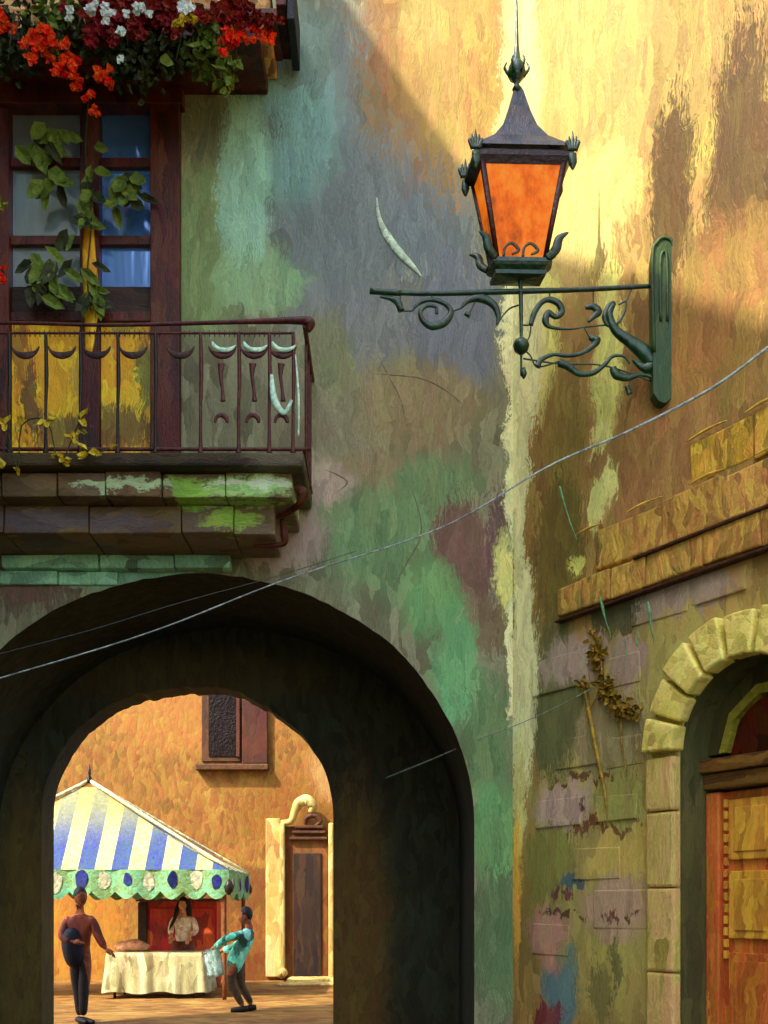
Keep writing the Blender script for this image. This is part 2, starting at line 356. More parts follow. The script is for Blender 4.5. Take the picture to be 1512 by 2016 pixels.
for k in range(9):
    x = fx(60)+k*.11
    tube(bm, [(x,.12,fz(640)),(x+.02,.14,fz(540)),(x-.01,.13,fz(420 if 3<=k<=6 else 560))], [.06,.05,.02], flat=.5)
obj('curtain', bm, solid('yellow_curtain', (190,140,30), 1.6, .8), DOOR)

bm = B(); tube(bm, [(fx(182),-.05,fz(415)),(fx(178),-.055,fz(500)),(fx(184),-.055,fz(600)),(fx(178),-.052,fz(700))], [.02,.06,.075,.03], flat=.25); obj('gilt_strip', bm, goldpanel_m, DOOR)
# balcony -----------------------------------------------------------
SLAB = B()
box(SLAB, -4.4, -.64, -.92, -.002, 5.09, 5.2, 0, .02, .006)
BALC = obj('balcony', SLAB, brushy('dark_balcony_boards', [(34,30,26),(62,50,32),(84,64,40)], gain=1.3, cell=(1.5,8,14), streak=(3,60,90), bump=.6,
    patches=[(-.85,5.1,.3,.12,(104,98,84))]), HOUSE)
stone_green = brushy('green_lit_stone_courses', [(84,66,48),(106,86,60),(92,80,78)], gain=1.8, cell=(3,6,9), streak=(4,60,70), bump=.7, patches=[
    (-1.15,4.98,.45,.10,(156,196,126)), (-1.55,4.98,.16,.10,(130,176,70)), (-.95,5.0,.2,.05,(196,230,196)), (-1.25,5.03,.2,.03,(206,236,200)), (-2.1,5.0,.4,.035,(170,196,160)), (-1.3,4.76,.2,.08,(140,170,70)), (-2.6,4.76,.8,.08,(86,76,86)), (-.75,4.7,.2,.2,(140,118,112))])  # mint and lime patches are highlights painted on the stones
def course(x0, x1, y, za, zb, mat, wmin=.3, wmax=.6):
    bm = B(); x = x0
    while x < x1-.12:
        e = min(x1, x+random.uniform(wmin, wmax))
        if x1-e < .15: e = x1
        box(bm, x+.004, e-.004, y+random.uniform(-.015,.015), -.002, za, zb, 0, .012, .006); x = e
    return obj('corbel_course', bm, mat, BALC)
course(-4.4, -.74, -.80, 4.89, 5.088, stone_green)
course(-4.4, -.90, -.62, 4.66, 4.887, stone_green, .4, .8)
turq = brushy('turquoise_washed_stone', [(82,108,96),(120,170,154),(140,190,172)], gain=2.0, cell=(4,6,9), bump=.7)
course(-3.35, -1.34, -.12, 4.54, 4.657, turq, .3, .9)
course(-3.45, -2.35, -.05, 4.42, 4.538, turq, .3, .6)
# brown brackets painted under the right end
bm = B()
tube(bm, [(-.72,-.7,5.0),(-.66,-.7,4.96),(-.70,-.66,4.88),(-.86,-.5,4.85),(-1.1,-.45,4.84)], [.03,.045,.03,.02,.01])
tube(bm, [(-.86,-.44,4.84),(-.84,-.44,4.72),(-.86,-.42,4.64),(-1.1,-.42,4.62)], [.02,.035,.025,.015])
obj('bracket', bm, brownwood_m, BALC)
RY = -.86; Zr = lambda py: 1.6+(1780-py)*(D+RY)/2000; Xr = lambda px: (px-756)/2000*(D+RY)
bm = B(); tube(bm, [(-4.4,RY,Zr(640)),(-3,RY,Zr(636)),(-2.2,RY,Zr(640)),(-1.2,RY,Zr(634)),(Xr(585),RY,Zr(631)),(Xr(610),RY,Zr(636)),(Xr(606),RY,Zr(652))], [.012,.014,.014,.018,.03,.045,.02])
tube(bm, [(Xr(600),RY,Zr(640)),(Xr(600),-.4,Zr(640)),(Xr(600),0,Zr(640))], .02)
obj('handrail', bm, railred_m, BALC)
bm = B(); tube(bm, [(-4.4,RY,Zr(656)),(-2,RY,Zr(656)),(Xr(580),RY,Zr(656))], .01); tube(bm, [(-4.4,RY,5.245),(-2,RY,5.245),(Xr(612),RY,5.245)], .016)
tube(bm, [(Xr(598),RY,5.245),(Xr(598),0,5.245)], .014)
for k in range(60):
    x = -3.2+k*.04; 
    if x < Xr(580): tube(bm, [(x,RY,Zr(651)),(x+.004,RY,Zr(663))], .004, seg=5, n=1)
obj('lower_rail', bm, railred_m, BALC)
bal = [(-60,0),(18,0),(90,0),(158,0),(232,0),(306,0),(395,1),(470,1),(530,1),(577,1)]
for px, k in bal:
    x = Xr(px); bm = B()
    tube(bm, [(x,RY,Zr(656)),(x+.006,RY,Zr(740)),(x,RY,Zr(800)),(x,RY,Zr(868)),(x,RY,5.21)], [.013,.017,.012,.014,.026])
    obj('baluster', bm, railred_m if k else railblack_m, BALC)
for k in range(3):
    bm = B(); y = -.62+.24*k; tube(bm, [(Xr(598),y,Zr(645)),(Xr(598),y,5.21)], .012); obj('baluster', bm, railred_m, BALC)
for px, k in ((50,0),(122,0),(190,0),(262,0),(355,0),(438,1),(500,1),(556,1)):
    bm = B(); cx, cz = Xr(px), Zr(676)
    r = .115
    arc = [(cx+r*math.cos(a), RY, cz+r*.85*math.sin(a)) for a in [math.pi+.25+(math.pi-.5)*i/6 for i in range(7)]]
    tube(bm, arc, [.005,.012,.024,.03,.026,.014,.005], flat=.5)
    obj('crescent_ornament', bm, brushy('dull_purple_iron',[(56,36,40),(84,60,58)],gain=1.2,cell=(20,20,20)) if not k else railred_m, BALC)
    if k:
        bm = B(); arc = [(cx+.02+(r-.015)*math.cos(a), RY-.02, cz+.012+(r-.02)*.8*math.sin(a)) for a in [math.pi+.1+(math.pi-.6)*i/6 for i in range(7)]]
        tube(bm, arc, [.005,.018,.017,.02,.02,.014,.004], flat=.5); obj('crescent_highlight', bm, railpale_m, BALC, label='pale turquoise highlight drawn on the crescent')  # raised pale strip imitates the glint on each crescent
        bm = B(); tube(bm, [(cx-.01,RY,Zr(716)),(cx-.015,RY,Zr(740)),(cx,RY,Zr(770)),(cx+.005,RY,Zr(790))], [.03,.015,.012,.022], flat=.5)
        arc = [(cx-.01+.05*math.cos(a), RY, Zr(832)+.06*math.sin(a)) for a in [math.pi*i/5 for i in range(6)]]
        tube(bm, arc, [.012,.02,.022,.018,.014,.01], flat=.6); obj('drop_ornament', bm, railred_m, BALC)
bm = B(); tube(bm, [(Xr(535),RY-.02,Zr(740)),(Xr(541),RY-.02,Zr(790)),(Xr(560),RY-.02,Zr(815)),(Xr(575),RY-.02,Zr(790))], [.012,.03,.022,.01], flat=.5)
tube(bm, [(Xr(582),RY-.015,Zr(700)),(Xr(588),RY-.015,Zr(780)),(Xr(588),RY-.015,Zr(860))], [.004,.01,.006], flat=.5)
obj('pale_scroll', bm, railpale_m, BALC)

# upper balcony: ledge over the door --------------------------------
tan_m = brushy('raw_tan_stucco', [(110,80,50),(160,118,74),(196,152,104)], gain=2.0, cell=(8,8,12), bump=.6)
bm = B(); box(bm, -4.4, fx(545), -.50, -.002, fz(158), fz(75), 0, .02, .006)
LEDGE = obj('upper_ledge', bm, tan_m, HOUSE)
bm = B(); box(bm, -4.4, (512-756)/2000*8.42, -.58, -.002, fz(186)-.01, fz(160)-.03, 0, .012, .006); obj('beam', bm, brownwood_m, LEDGE)
bm = B(); box(bm, -1.62, (545-756)/2000*8.4, -.56, -.1, fz(158)+.08, fz(158)+.15, 0, .01)
box(bm, (543-756)/2000*8.4, (563-756)/2000*8.4, -.6, -.05, fz(150)+.1, fz(60), 0, .01)
obj('bracket', bm, brownwood_m, LEDGE)
bm = B(); box(bm, (564-756)/2000*8.4, (580-756)/2000*8.4, -.58, -.05, fz(150), fz(70), 0, .01); obj('end_plate', bm, solid('navy_black_iron', (22,26,40), 1.2), LEDGE)

# ------------------------------------------------------------------ right building
ang = math.atan2(AD.y, AD.x)
SIDE = thing('ochre_house', 'sunlit ochre stucco house on the right with stone string courses and an arched wooden doorway', 'house', (AX.x, AX.y, 0), ang)
DT, DH, DS = 2.50, .59, 2.70     # door: centre, half width, springing
bm = B(); holed_wall(bm, 0, 8, 11.6, 0, .55, arch=(DT, DH, DS, DH), rough=.006)
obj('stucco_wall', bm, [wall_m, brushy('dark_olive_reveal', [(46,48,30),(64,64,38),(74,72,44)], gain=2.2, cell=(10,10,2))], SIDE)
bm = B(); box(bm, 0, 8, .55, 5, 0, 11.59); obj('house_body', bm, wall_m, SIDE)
# string courses made of stone blocks
ochre_block = brushy('ochre_stone_blocks', [(116,96,46),(168,120,62),(192,152,74),(112,98,48)], gain=1.7, cell=(18,18,6), streak=(60,60,5), low=1.3, bump=.7, jit=.22, quant=.1)
def blocks(name, t0, t1, za, zb, out, mat, wmin, wmax, skip=0, dz=0):
    t = t0
    while t < t1:
        e = t+random.uniform(wmin, wmax)
        if random.random() >= skip:
            bm = B(); box(bm, t+.006, e-.006, -out+random.uniform(-.012,.012), .02, za+random.uniform(-dz,dz), zb+random.uniform(-dz,dz), 0, .014, .012); obj(name, bm, mat, SIDE)
        t = e
blocks('course_stone', .62, 8, 3.98, 4.22, .045, ochre_block, .3, .6)
blocks('course_stone', .75, 8, 4.24, 4.58, .03, ochre_block, .3, .7, skip=.12, dz=.04)
blocks('course_stone', 2.0, 8, 4.60, 4.90, .025, brushy('olive_gold_stone', [(98,92,46),(170,130,44),(204,164,70)], gain=1.9, cell=(14,14,6), bump=.6), .34, .7, dz=.02)
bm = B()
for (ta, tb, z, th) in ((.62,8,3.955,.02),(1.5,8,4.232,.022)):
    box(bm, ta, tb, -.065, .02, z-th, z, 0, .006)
obj('course_shadow_line', bm, solid('maroon_shadow_line', (70,36,24), 1.6), SIDE)  # dark strips stand in for the shadow lines of the courses
capm = solid('yellow_lit_edge', (226,184,80), 1.6)  # yellow strips draw the lit top edges of the courses
tt = 2.0
while tt < 4: 
    L_ = random.uniform(.2,.4); bm = B(); tube(bm, [(tt,-.03,4.92),(tt+L_*.5,-.03,4.935),(tt+L_,-.03,4.93)], [.005,.012,.004]); obj('course_lit_edge', bm, capm, SIDE); tt += L_+.15
tt = .85
while tt < 4:
    L_ = random.uniform(.2,.5); bm = B(); tube(bm, [(tt,-.04,4.6),(tt+L_*.5,-.04,4.61),(tt+L_,-.04,4.6)], [.004,.011,.003]); obj('course_lit_edge', bm, capm, SIDE); tt += L_+.25
# voussoirs
vous = brushy('lime_yellow_voussoir', [(168,152,76),(206,188,106),(220,204,126)], gain=1.8, cell=(14,14,14), streak=(60,10,60), bump=.35, jit=.16, relief=.02)
DOORS = B(); N = 9
def ring_seg(bm, a0, a1, r0, r1, y0, y1, bev=.02, cx=DT, cz=DS, mi=0):
    n = 5; A = [a0+(a1-a0)*k/n for k in range(n+1)]
    poly = [(cx+r0*math.cos(a), cz+r0*math.sin(a)) for a in A]+[(cx+r1*math.cos(a), cz+r1*math.sin(a)) for a in A[::-1]]
    prism(bm, poly, y0, y1, mi)
for k in range(N):
    a0 = math.pi*k/N+.025; a1 = math.pi*(k+1)/N-.025
    b2 = B(); ring_seg(b2, a0, a1, DH-.012, DH+.30+random.uniform(-.03,.03), -.10+random.uniform(-.02,.02), .03)
    bmesh.ops.recalc_face_normals(b2, faces=b2.faces)
    bmesh.ops.bevel(b2, geom=[e for e in b2.edges if e.calc_face_angle(0) > .6], offset=.022, segments=3, profile=.6, affect='EDGES')
    obj('voussoir', b2, vous, SIDE, smooth=True)
jamb = brushy('pink_cream_jamb_stone', [(160,142,72),(194,172,100),(196,158,112),(178,160,88)], gain=1.7, cell=(10,10,1.5), bump=.6)
for s in (-1, 1):
    bm = B(); z = .55
    for h in (.55, .62, .56, .40):
        xa, xb = (DT-DH-.27, DT-DH+.0) if s < 0 else (DT+DH, DT+DH+.27)
        box(bm, xa, xb, -.07+random.uniform(-.012,.012), .03, z+.004, min(z+h, DS-.01)-.004, 0, .022); z += h
    obj('door_jamb', bm, jamb, SIDE)
    bm = B(); xa, xb = (DT-DH-.33, DT-DH+.0) if s < 0 else (DT+DH, DT+DH+.33)
    box(bm, xa, xb, -.12, .03, 0, .54, 0, .02); box(bm, xa-.03, xb, -.15, .03, .5, .6, 0, .02)
    obj('plinth', bm, solid('grey_green_plinth', (74,78,48), 1.3), SIDE)
# door leaf and fanlight, set back
orange = brushy('orange_stained_wood', [(150,84,36),(178,98,44),(176,118,56)], gain=1.8, cell=(18,18,2), patches=[(2.02,1.9,.10,.7,(188,98,46),.6,.3)], rough=.45, bump=.4)
gold = brushy('worn_golden_wood', [(176,124,50),(200,148,58),(222,178,74)], gain=1.7, cell=(20,20,3), streak=(90,60,4), quant=.1, rough=.5, bump=.25, jit=.2)
bm = B(); y0 = .30; dl = DT-DH
box(bm, dl, dl+.12, y0-.03, y0+.1, 0, 2.42, 0, .012)
box(bm, DT+DH-.12, DT+DH, y0-.03, y0+.1, 0, 2.42, 0, .012)
box(bm, dl+.12, DT+DH-.12, y0+.04, y0+.1, 0, 2.42, 0, 0)
DL = obj('door', bm, orange, SIDE, label='orange stained panelled door set in the deep arch')
bm = B(); box(bm, dl-.02, DT+DH+.02, y0-.10, y0+.08, 2.56, 2.66, 0, .012); box(bm, dl, DT+DH, y0-.06, y0+.08, 2.44, 2.556, 0, .012); obj('transom', bm, brushy('brown_transom', [(84,50,20),(140,98,42)], gain=1.3, cell=(2,9,20), streak=(3,60,60)), DL)
for (pa, pb, za, zb, m) in ((.17,.56,1.92,2.36,gold),(.17,.56,1.35,1.84,gold),(.17,.56,.2,1.25,orange),(.62,1.01,1.92,2.36,gold),(.62,1.01,1.35,1.84,gold),(.62,1.01,.2,1.25,orange)):
    bm = B(); box(bm, dl+pa, dl+pb, y0+.012, y0+.045, za, zb, 0, .01); box(bm, dl+pa+.06, dl+pb-.06, y0+.0, y0+.013, za+.06, zb-.06, 0, .006); obj('door_panel', bm, m, DL)
bm = B()
for k in range(14):
    z = 1.2+k*.085; box(bm, dl+.135, dl+.160, y0+.0, y0+.038, z, z+.06, 0, .005)
obj('bead_moulding', bm, gold, DL)
bm = B(); ring_seg(bm, 0, math.pi, .40, .47, y0-.03, y0+.06); 
FAN = obj('fanlight_rim', bm, solid('olive_yellow_rim', (168,158,60), 1.4), DL)
bm = B(); n = 24
prism(bm, [(DT+.405*math.cos(math.pi*k/n), DS-.03+.405*math.sin(math.pi*k/n)) for k in range(n+1)], y0+.02, y0+.05)
obj('fanlight', bm, brushy('dark_red_glass', [(40,12,10),(70,20,14),(104,34,16)], gain=1.3, cell=(10,10,3), rough=.2), DL)
bm = B(); ring_seg(bm, 0, math.pi, .47, DH+.02, y0, y0+.1); obj('arch_lining', bm, brushy('dark_lining', [(50,50,28),(72,68,34)], gain=1.8), DL)
# relief stones low on the wall
bm = B()
for px, py, wpx, hpx in ((1100,1600,90,56),(1215,1590,80,50),(1105,1325,110,70),(1225,1320,70,60),(1175,1700,90,60),(1225,1790,110,80),(1085,1850,70,60),(1140,1480,90,60),(1230,1480,70,60),(1300,1195,110,50),(1420,1150,100,50)):
    t0, t1 = wt(px-wpx/2), wt(px+wpx/2); zc = wz(px, py); hh = hpx*(9-.848*wt(px))/4000
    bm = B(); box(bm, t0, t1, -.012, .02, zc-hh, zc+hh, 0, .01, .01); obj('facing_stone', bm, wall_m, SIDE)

# unseen tall house added on the left, height set for the wall shadow
TALL = thing('unseen_shade_house', 'unseen tall plastered house added on the left to shade the street', 'house', (-4.6, 0, 0))
bm = B(); box(bm, -5, 0, -9, 8.99, 0, 15.7); obj('house_wall', bm, brushy('grey_plaster', [(110,100,80),(132,122,100)], gain=1.3), TALL)
shm = solid('green_shutter', (50,84,60))
for k in range(4):
    for j in range(3): 
        y = -6+3.6*k; z = 2+4*j
        bm = B(); box(bm, -.02, .03, y, y+1.1, z, z+1.7, 0, .01); obj('shutter', bm, shm, TALL)


# ------------------------------------------------------------------ courtyard house
CY = 21.0
cxp = lambda px: (px-756)/2000*CY
czp = lambda py: 1.6+(1780-py)*CY/2000
CH = thing('courtyard_house', 'orange stucco house closing the sunlit courtyard beyond the arch', 'house', (0, CY, 0))
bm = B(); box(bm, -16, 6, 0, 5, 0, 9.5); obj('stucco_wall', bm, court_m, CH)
bm = B(); box(bm, cxp(400)-.02, cxp(475), -.06, .0, czp(1500), czp(1345), 0, .01); W1 = obj('window', bm, brushy('brown_window_frame', [(96,54,20),(130,80,30)], gain=.6), CH)
bm = B(); box(bm, cxp(412), cxp(466), -.08, -.055, czp(1490), czp(1352), 0, 0); obj('pane', bm, solid('black_window', (26,10,6), 1, .3), W1)
bm = B(); box(bm, cxp(466)+.01, cxp(472)+.02, -.14, -.062, czp(1492), czp(1350), 0, .01); box(bm, cxp(478), cxp(528), -.12, -.06, czp(1505), czp(1378), 0, .02); obj('shutter', bm, brushy('red_brown_shutter', [(92,36,16),(120,52,26)], gain=.6, cell=(8,8,3)), W1)
bm = B(); box(bm, cxp(388), cxp(530), -.2, 0, czp(1518), czp(1506), 0, .02); obj('sill', bm, solid('brown_sill', (140,84,30), .6), W1)
# portal
pcream = brushy('cream_portal_stone', [(206,160,90),(236,204,130),(246,226,170)], gain=.85, cell=(8,8,3), bump=.4)
PX = lambda px: cxp(px); PZ = lambda py: czp(py)
bm = B()
box(bm, PX(524), PX(553), -.10, 0, 0.1, PZ(1612), 0, .02)
box(bm, PX(553)+.003, PX(563), -.3, 0, 0.1, PZ(1622), 0, .03)
box(bm, PX(648), PX(658), -.3, 0, 0.1, PZ(1622), 0, .03)
tube(bm, [(PX(556),-.22,PZ(1622)),(PX(575),-.25,PZ(1618)),(PX(582),-.25,PZ(1600)),(PX(590),-.25,PZ(1584)),(PX(606),-.25,PZ(1578)),(PX(618),-.25,PZ(1590)),(PX(612),-.25,PZ(1602))], [.06,.07,.08,.11,.12,.1,.05])
tube(bm, [(PX(553),-.3,.12),(PX(560),-.32,.2),(PX(566),-.3,.15)], [.06,.11,.05])
PORT = obj('portal', bm, pcream, CH, smooth=False, label='cream moulded stone portal with a scrolled head')
bm = B(); box(bm, PX(563)+.004, PX(648)-.004, -.16, 0, .1, PZ(1628), 0, .02); obj('door_frame', bm, brushy('umber_frame', [(150,84,30),(176,110,48)], gain=.6), PORT)
bm = B(); box(bm, PX(579), PX(634), -.2, -.162, .12, PZ(1680), 0, .02); 
obj('door_leaf', bm, brushy('dark_umber_door', [(34,16,8),(72,40,20),(100,62,30)], gain=.55, cell=(9,9,1)), PORT)
bm = B()
for (a, zc) in ((0,1652),(1,1640),(2,1630)):
    box(bm, PX(572)+a*.06, PX(646)-a*.04, -.26-.02*a, -.161, PZ(zc)-.03, PZ(zc)+.03, 0, .015)
tube(bm, [(PX(603),-.24,PZ(1625)),(PX(606),-.26,PZ(1612)),(PX(622),-.26,PZ(1608)),(PX(632),-.26,PZ(1620)),(PX(622),-.26,PZ(1628))], [.03,.05,.05,.05,.03])
obj('lintel_carving', bm, solid('brown_carving', (120,64,26), .6), PORT)
bm = B(); box(bm, PX(572), PX(665), -.9, 0, .02, .12, 0, .03); box(bm, PX(560), PX(682), -1.5, -.9, .015, .07, 0, .03); obj('doorstep', bm, pcream, CH)

# ------------------------------------------------------------------ wall lantern on bracket
LY = 7.5
MX, MZ = 2.055, 5.875
lx = lambda px: (px-756)/2000*LY-MX
lz = lambda py: 1.6+(1780-py)*LY/2000-MZ
LAMP = thing('wall_lantern', 'lit amber street lantern with a pointed dark roof on a long scrolled green iron bracket', 'street lamp', (MX, LY, MZ))
def lp(l, y=0): return [(lx(a), y, lz(b)) for a, b in l]
bm = B(); tube(bm, lp([(728,575),(850,578),(1010,574),(1150,570),(1300,562)]), [.016,.018,.02,.018,.016]); tube(bm, lp([(728,573),(790,577)]), .022)
obj('bracket_bar', bm, iron_m, LAMP)
bm = B(); tube(bm, lp([(1024,540),(1026,620),(1026,740)]), [.018,.015,.006])
lathe(bm, [(.005,lz(700)),(.05,lz(690)),(.062,lz(680)),(.05,lz(672)),(.012,lz(664))], 12, lx(1026)); lathe(bm, [(.004,lz(746)),(.02,lz(740)),(.024,lz(733)),(.01,lz(724))], 10, lx(1031))
tube(bm, lp([(1046,620),(1044,655),(1038,672)]), [.004,.006,.004]); obj('stem', bm, iron_m, LAMP)
scrolls = [
 ([(748,584),(770,588),(784,596),(790,612)], [.008,.018,.03,.026]),
 ([(812,612),(826,596),(850,590),(876,598),(888,614),(876,634),(852,642),(834,632),(828,614),(840,602),(858,604),(860,618)], [.006,.016,.018,.018,.024,.03,.03,.024,.018,.016,.014,.012]),
 ([(908,606),(925,590),(950,588),(972,600),(981,622),(978,640)], [.008,.024,.032,.03,.02,.006]),
 ([(916,616),(926,622)], [.018,.02]),
 ([(1045,640),(1052,616),(1066,596),(1082,590),(1100,598),(1106,614),(1094,624),(1080,616),(1074,632),(1084,644),(1120,648),(1150,644)], [.018,.022,.018,.022,.026,.026,.018,.024,.028,.014,.008,.004]),
 ([(1152,606),(1168,604),(1178,614),(1168,624),(1158,634)], [.012,.028,.03,.02,.01]),
 ([(1218,600),(1232,594),(1230,612),(1218,634),(1200,642),(1190,626),(1198,604),(1208,598),(1200,620),(1212,650),(1240,672),(1268,694),(1284,716),(1268,724),(1246,708)], [.006,.008,.008,.01,.012,.02,.02,.018,.026,.034,.044,.06,.056,.034,.012]),
 ([(1058,722),(1066,708),(1090,698),(1116,700),(1144,696),(1166,682),(1174,670),(1160,664)], [.026,.018,.014,.016,.014,.02,.034,.018]),
 ([(1100,714),(1120,722),(1140,736),(1168,734),(1190,718),(1206,702),(1228,702),(1240,716)], [.03,.03,.02,.02,.016,.012,.01,.008]),
 ([(1206,724),(1214,738),(1236,744),(1260,738),(1282,742),(1302,760)], [.026,.034,.024,.014,.012,.014]),
 ([(1234,760),(1240,776)], [.018,.022])]
for pts, rr in scrolls:
    bm = B(); tube(bm, lp(pts), rr, seg=10, n=8, flat=.75); obj('scroll', bm, iron_m, LAMP)
bm = B()
for l_ in ([(1026,640),(1046,640)],[(1026,684),(1044,700),(1058,722),(1100,712)],[(1030,706),(1100,716),(1190,720),(1286,752)],[(1150,644),(1160,664)],[(1150,644),(1192,640)],[(1168,606),(1168,574)],[(1232,596),(1244,568)],[(788,594),(788,578)],[(850,592),(850,578)],[(948,590),(948,576)],[(1082,592),(1082,573)],[(790,612),(812,612)],[(888,614),(910,606)],[(924,618),(936,592)],[(1240,744),(1238,768)],[(978,640),(1000,610),(1024,600)]):
    bm = B(); tube(bm, lp(l_), .006, seg=6); obj('bracket_rib', bm, iron_m, LAMP)
bm = B()
poly = [(1283,780),(1280,520),(1284,494),(1294,480),(1308,478),(1320,490),(1326,520),(1328,640),(1324,760),(1318,790),(1306,800),(1294,796)]
prism(bm, [(lx(a), lz(b)) for a, b in poly], -.05, .05)
tube(bm, lp([(1284,700),(1281,520),(1290,486),(1306,477),(1322,492),(1326,560),(1326,700)], -.05), .014)
tube(bm, lp([(1297,640),(1296,530),(1302,505),(1309,520),(1310,640)], -.055), .01)
box(bm, lx(1290), lx(1320), .04, .10, lz(780), lz(520), 0, .01)
obj('mounting_plate', bm, brushy('mossy_iron_plate', [(16,50,26),(50,70,24),(24,60,34)], gain=1.6, cell=(12,12,3), rough=.5), LAMP)
# lantern body: a shallow four sided lantern, flatter towards the street
FL = .42
n_before = set(bpy.data.objects)
cx = lx(1020); rot = R(45+4)
def sq(r, z): return [(cx+r*math.cos(rot+math.pi/2*k), r*math.sin(rot+math.pi/2*k), z) for k in range(4)]
zt, zb = lz(334), lz(520)
rt, rb = .43, .25
top, bot = sq(rt, zt), sq(rb, zb)
def amber():
    g = NT('lit_amber_glass'); P = g.n('TexCoord').outputs['Object']
    n1 = g.noise(g.vec('MULTIPLY', P, (1,1,.6)).outputs[0], 6, 5, .7)
    c = g.ramp(n1.outputs[0], [lin((70,50,8)), lin((190,96,10)), lin((232,118,16)), lin((236,150,40)), lin((226,92,6))])
    g.l(g.mix(1.0, c, (.5,.36,.12), 'MULTIPLY'), g.b.inputs['Base Color']); g.l(c, g.b.inputs['Emission Color'])
    g.b.inputs['Emission Strength'].default_value = .19
    g.b.inputs['Roughness'].default_value = .35; g.b.inputs['Specular IOR Level'].default_value = .2
    bp = g.n('Bump'); bp.inputs['Strength'].default_value = .4; bp.inputs['Distance'].default_value = .03; g.l(n1.outputs[0], bp.inputs['Height']); g.l(bp.outputs[0], g.b.inputs['Normal'])
    return g.m
am = amber()
for k in range(4):
    bm = B(); a, b, c, d = [Vector(v) for v in (top[k], top[(k+1)%4], bot[(k+1)%4], bot[k])]
    vs = [bm.verts.new(v) for v in (a, b, c, d)]; f = bm.faces.new(vs)
    r_ = bmesh.ops.solidify(bm, geom=[f], thickness=.006); obj('glass_pane', bm, am, LAMP)
redbar = solid('oxide_brown_bar', (70,24,16), 1.2, .4)
bm = B()
for k in range(4): tube(bm, [top[k], bot[k]], [.026,.02], seg=6, n=2)
obj('corner_bar', bm, redbar, LAMP)
bm = B()
ct, cb = sq(rt+.07, zt+.02), sq(rt+.0, zt-.03)
prof = [(rt+.0,-.05),(rt+.05,-.02),(rt+.085,.0),(rt+.085,.03),(rt+.04,.05)]
lathe(bm, [(r, zt+z) for r, z in prof], 4, cx, 0, rot, smooth=False)
obj('cornice', bm, solid('dark_maroon_iron', (44,20,18), 1.2, .35), LAMP)
bm = B()
roof = [(rt+.05,lz(312)),(.42,lz(301)),(.28,lz(282)),(.18,lz(256)),(.12,lz(226)),(.08,lz(200)),(.05,lz(180)),(.022,lz(170))]
roof = [(r, z) for r, z in roof]
lathe(bm, roof, 4, cx, 0, rot, smooth=False); obj('lantern_roof', bm, brushy('blue_black_roof', [(20,22,30),(34,40,56),(70,44,30)], gain=1.2, cell=(14,14,5), rough=.3, bump=.5, coat=.5), LAMP)
bm = B()
lathe(bm, [(.02,lz(182)),(.035,lz(176)),(.016,lz(166)),(.03,lz(160)),(.07,lz(146)),(.06,lz(132)),(.03,lz(118)),(.016,lz(90)),(.008,lz(20)),(.003,lz(-20))], 12, cx-.01, 0)
for k in range(6):
    a = k*1.05; tube(bm, [(cx-.01+.05*math.cos(a),.05*math.sin(a),lz(150)),(cx-.01+.09*math.cos(a),.09*math.sin(a),lz(134)),(cx-.01+.07*math.cos(a),.07*math.sin(a),lz(122))], [.014,.01,.003], seg=5, n=3)
obj('finial', bm, iron_m, LAMP)
for k in range(4):
    p = Vector(ct[k]); bm = B()
    for j in range(5):
        dx = (j-2)*.022; tube(bm, [(p.x+dx*.4,p.y,p.z+.02),(p.x+dx,p.y,p.z+.08),(p.x+dx*1.2,p.y,p.z+.09+.07*(1-abs(j-2)/2))], [.022,.016,.003], seg=6, n=3)
    tube(bm, [(p.x,p.y,p.z),(p.x,p.y,p.z-.07),(p.x*.0+p.x-.0,p.y,p.z-.12)], [.03,.035,.008], seg=6, n=3)
    obj('crest', bm, iron_m, LAMP)
bm = B(); lathe(bm, [(rb-.02,zb-.02),(rb+.04,zb-.0),(rb+.05,zb-.03),(rb+.02,zb-.05),(.2,zb-.07),(.27,zb-.09),(.26,zb-.115),(.03,zb-.13)], 4, cx, 0, rot, smooth=False)
obj('base', bm, iron_m, LAMP)
bm = B()
for k in range(4):
    a, b = Vector(bot[k]), Vector(bot[(k+1)%4]); out = ((a+b)/2-Vector((cx,0,zb))); out.z = 0; out.normalize()
    for s in (.3, .7):
        c = a.lerp(b, s)+out*.02; e = (b-a).normalized()
        tube(bm, [c-e*.06+Vector((0,0,.0)), c-e*.05+Vector((0,0,.07)), c+Vector((0,0,.10)), c+e*.05+Vector((0,0,.05)), c+e*.0+Vector((0,0,.02))], [.012,.01,.012,.014,.008], seg=6, n=4)
    c = a+ (a-Vector((cx,0,zb))).normalized()*.03; o2 = (a-Vector((cx,0,zb))); o2.z = 0; o2.normalize()
    tube(bm, [c, c+o2*.07+Vector((0,0,.05)), c+o2*.1+Vector((0,0,.12)), c+o2*.18+Vector((0,0,.15))], [.03,.035,.03,.006], seg=8, n=5)
obj('base_leafwork', bm, iron_m, LAMP)
for o in set(bpy.data.objects)-n_before:
    if o.type == 'MESH' and o.name.split('.')[0] != 'finial':
        for v in o.data.vertices: v.co.y *= FL

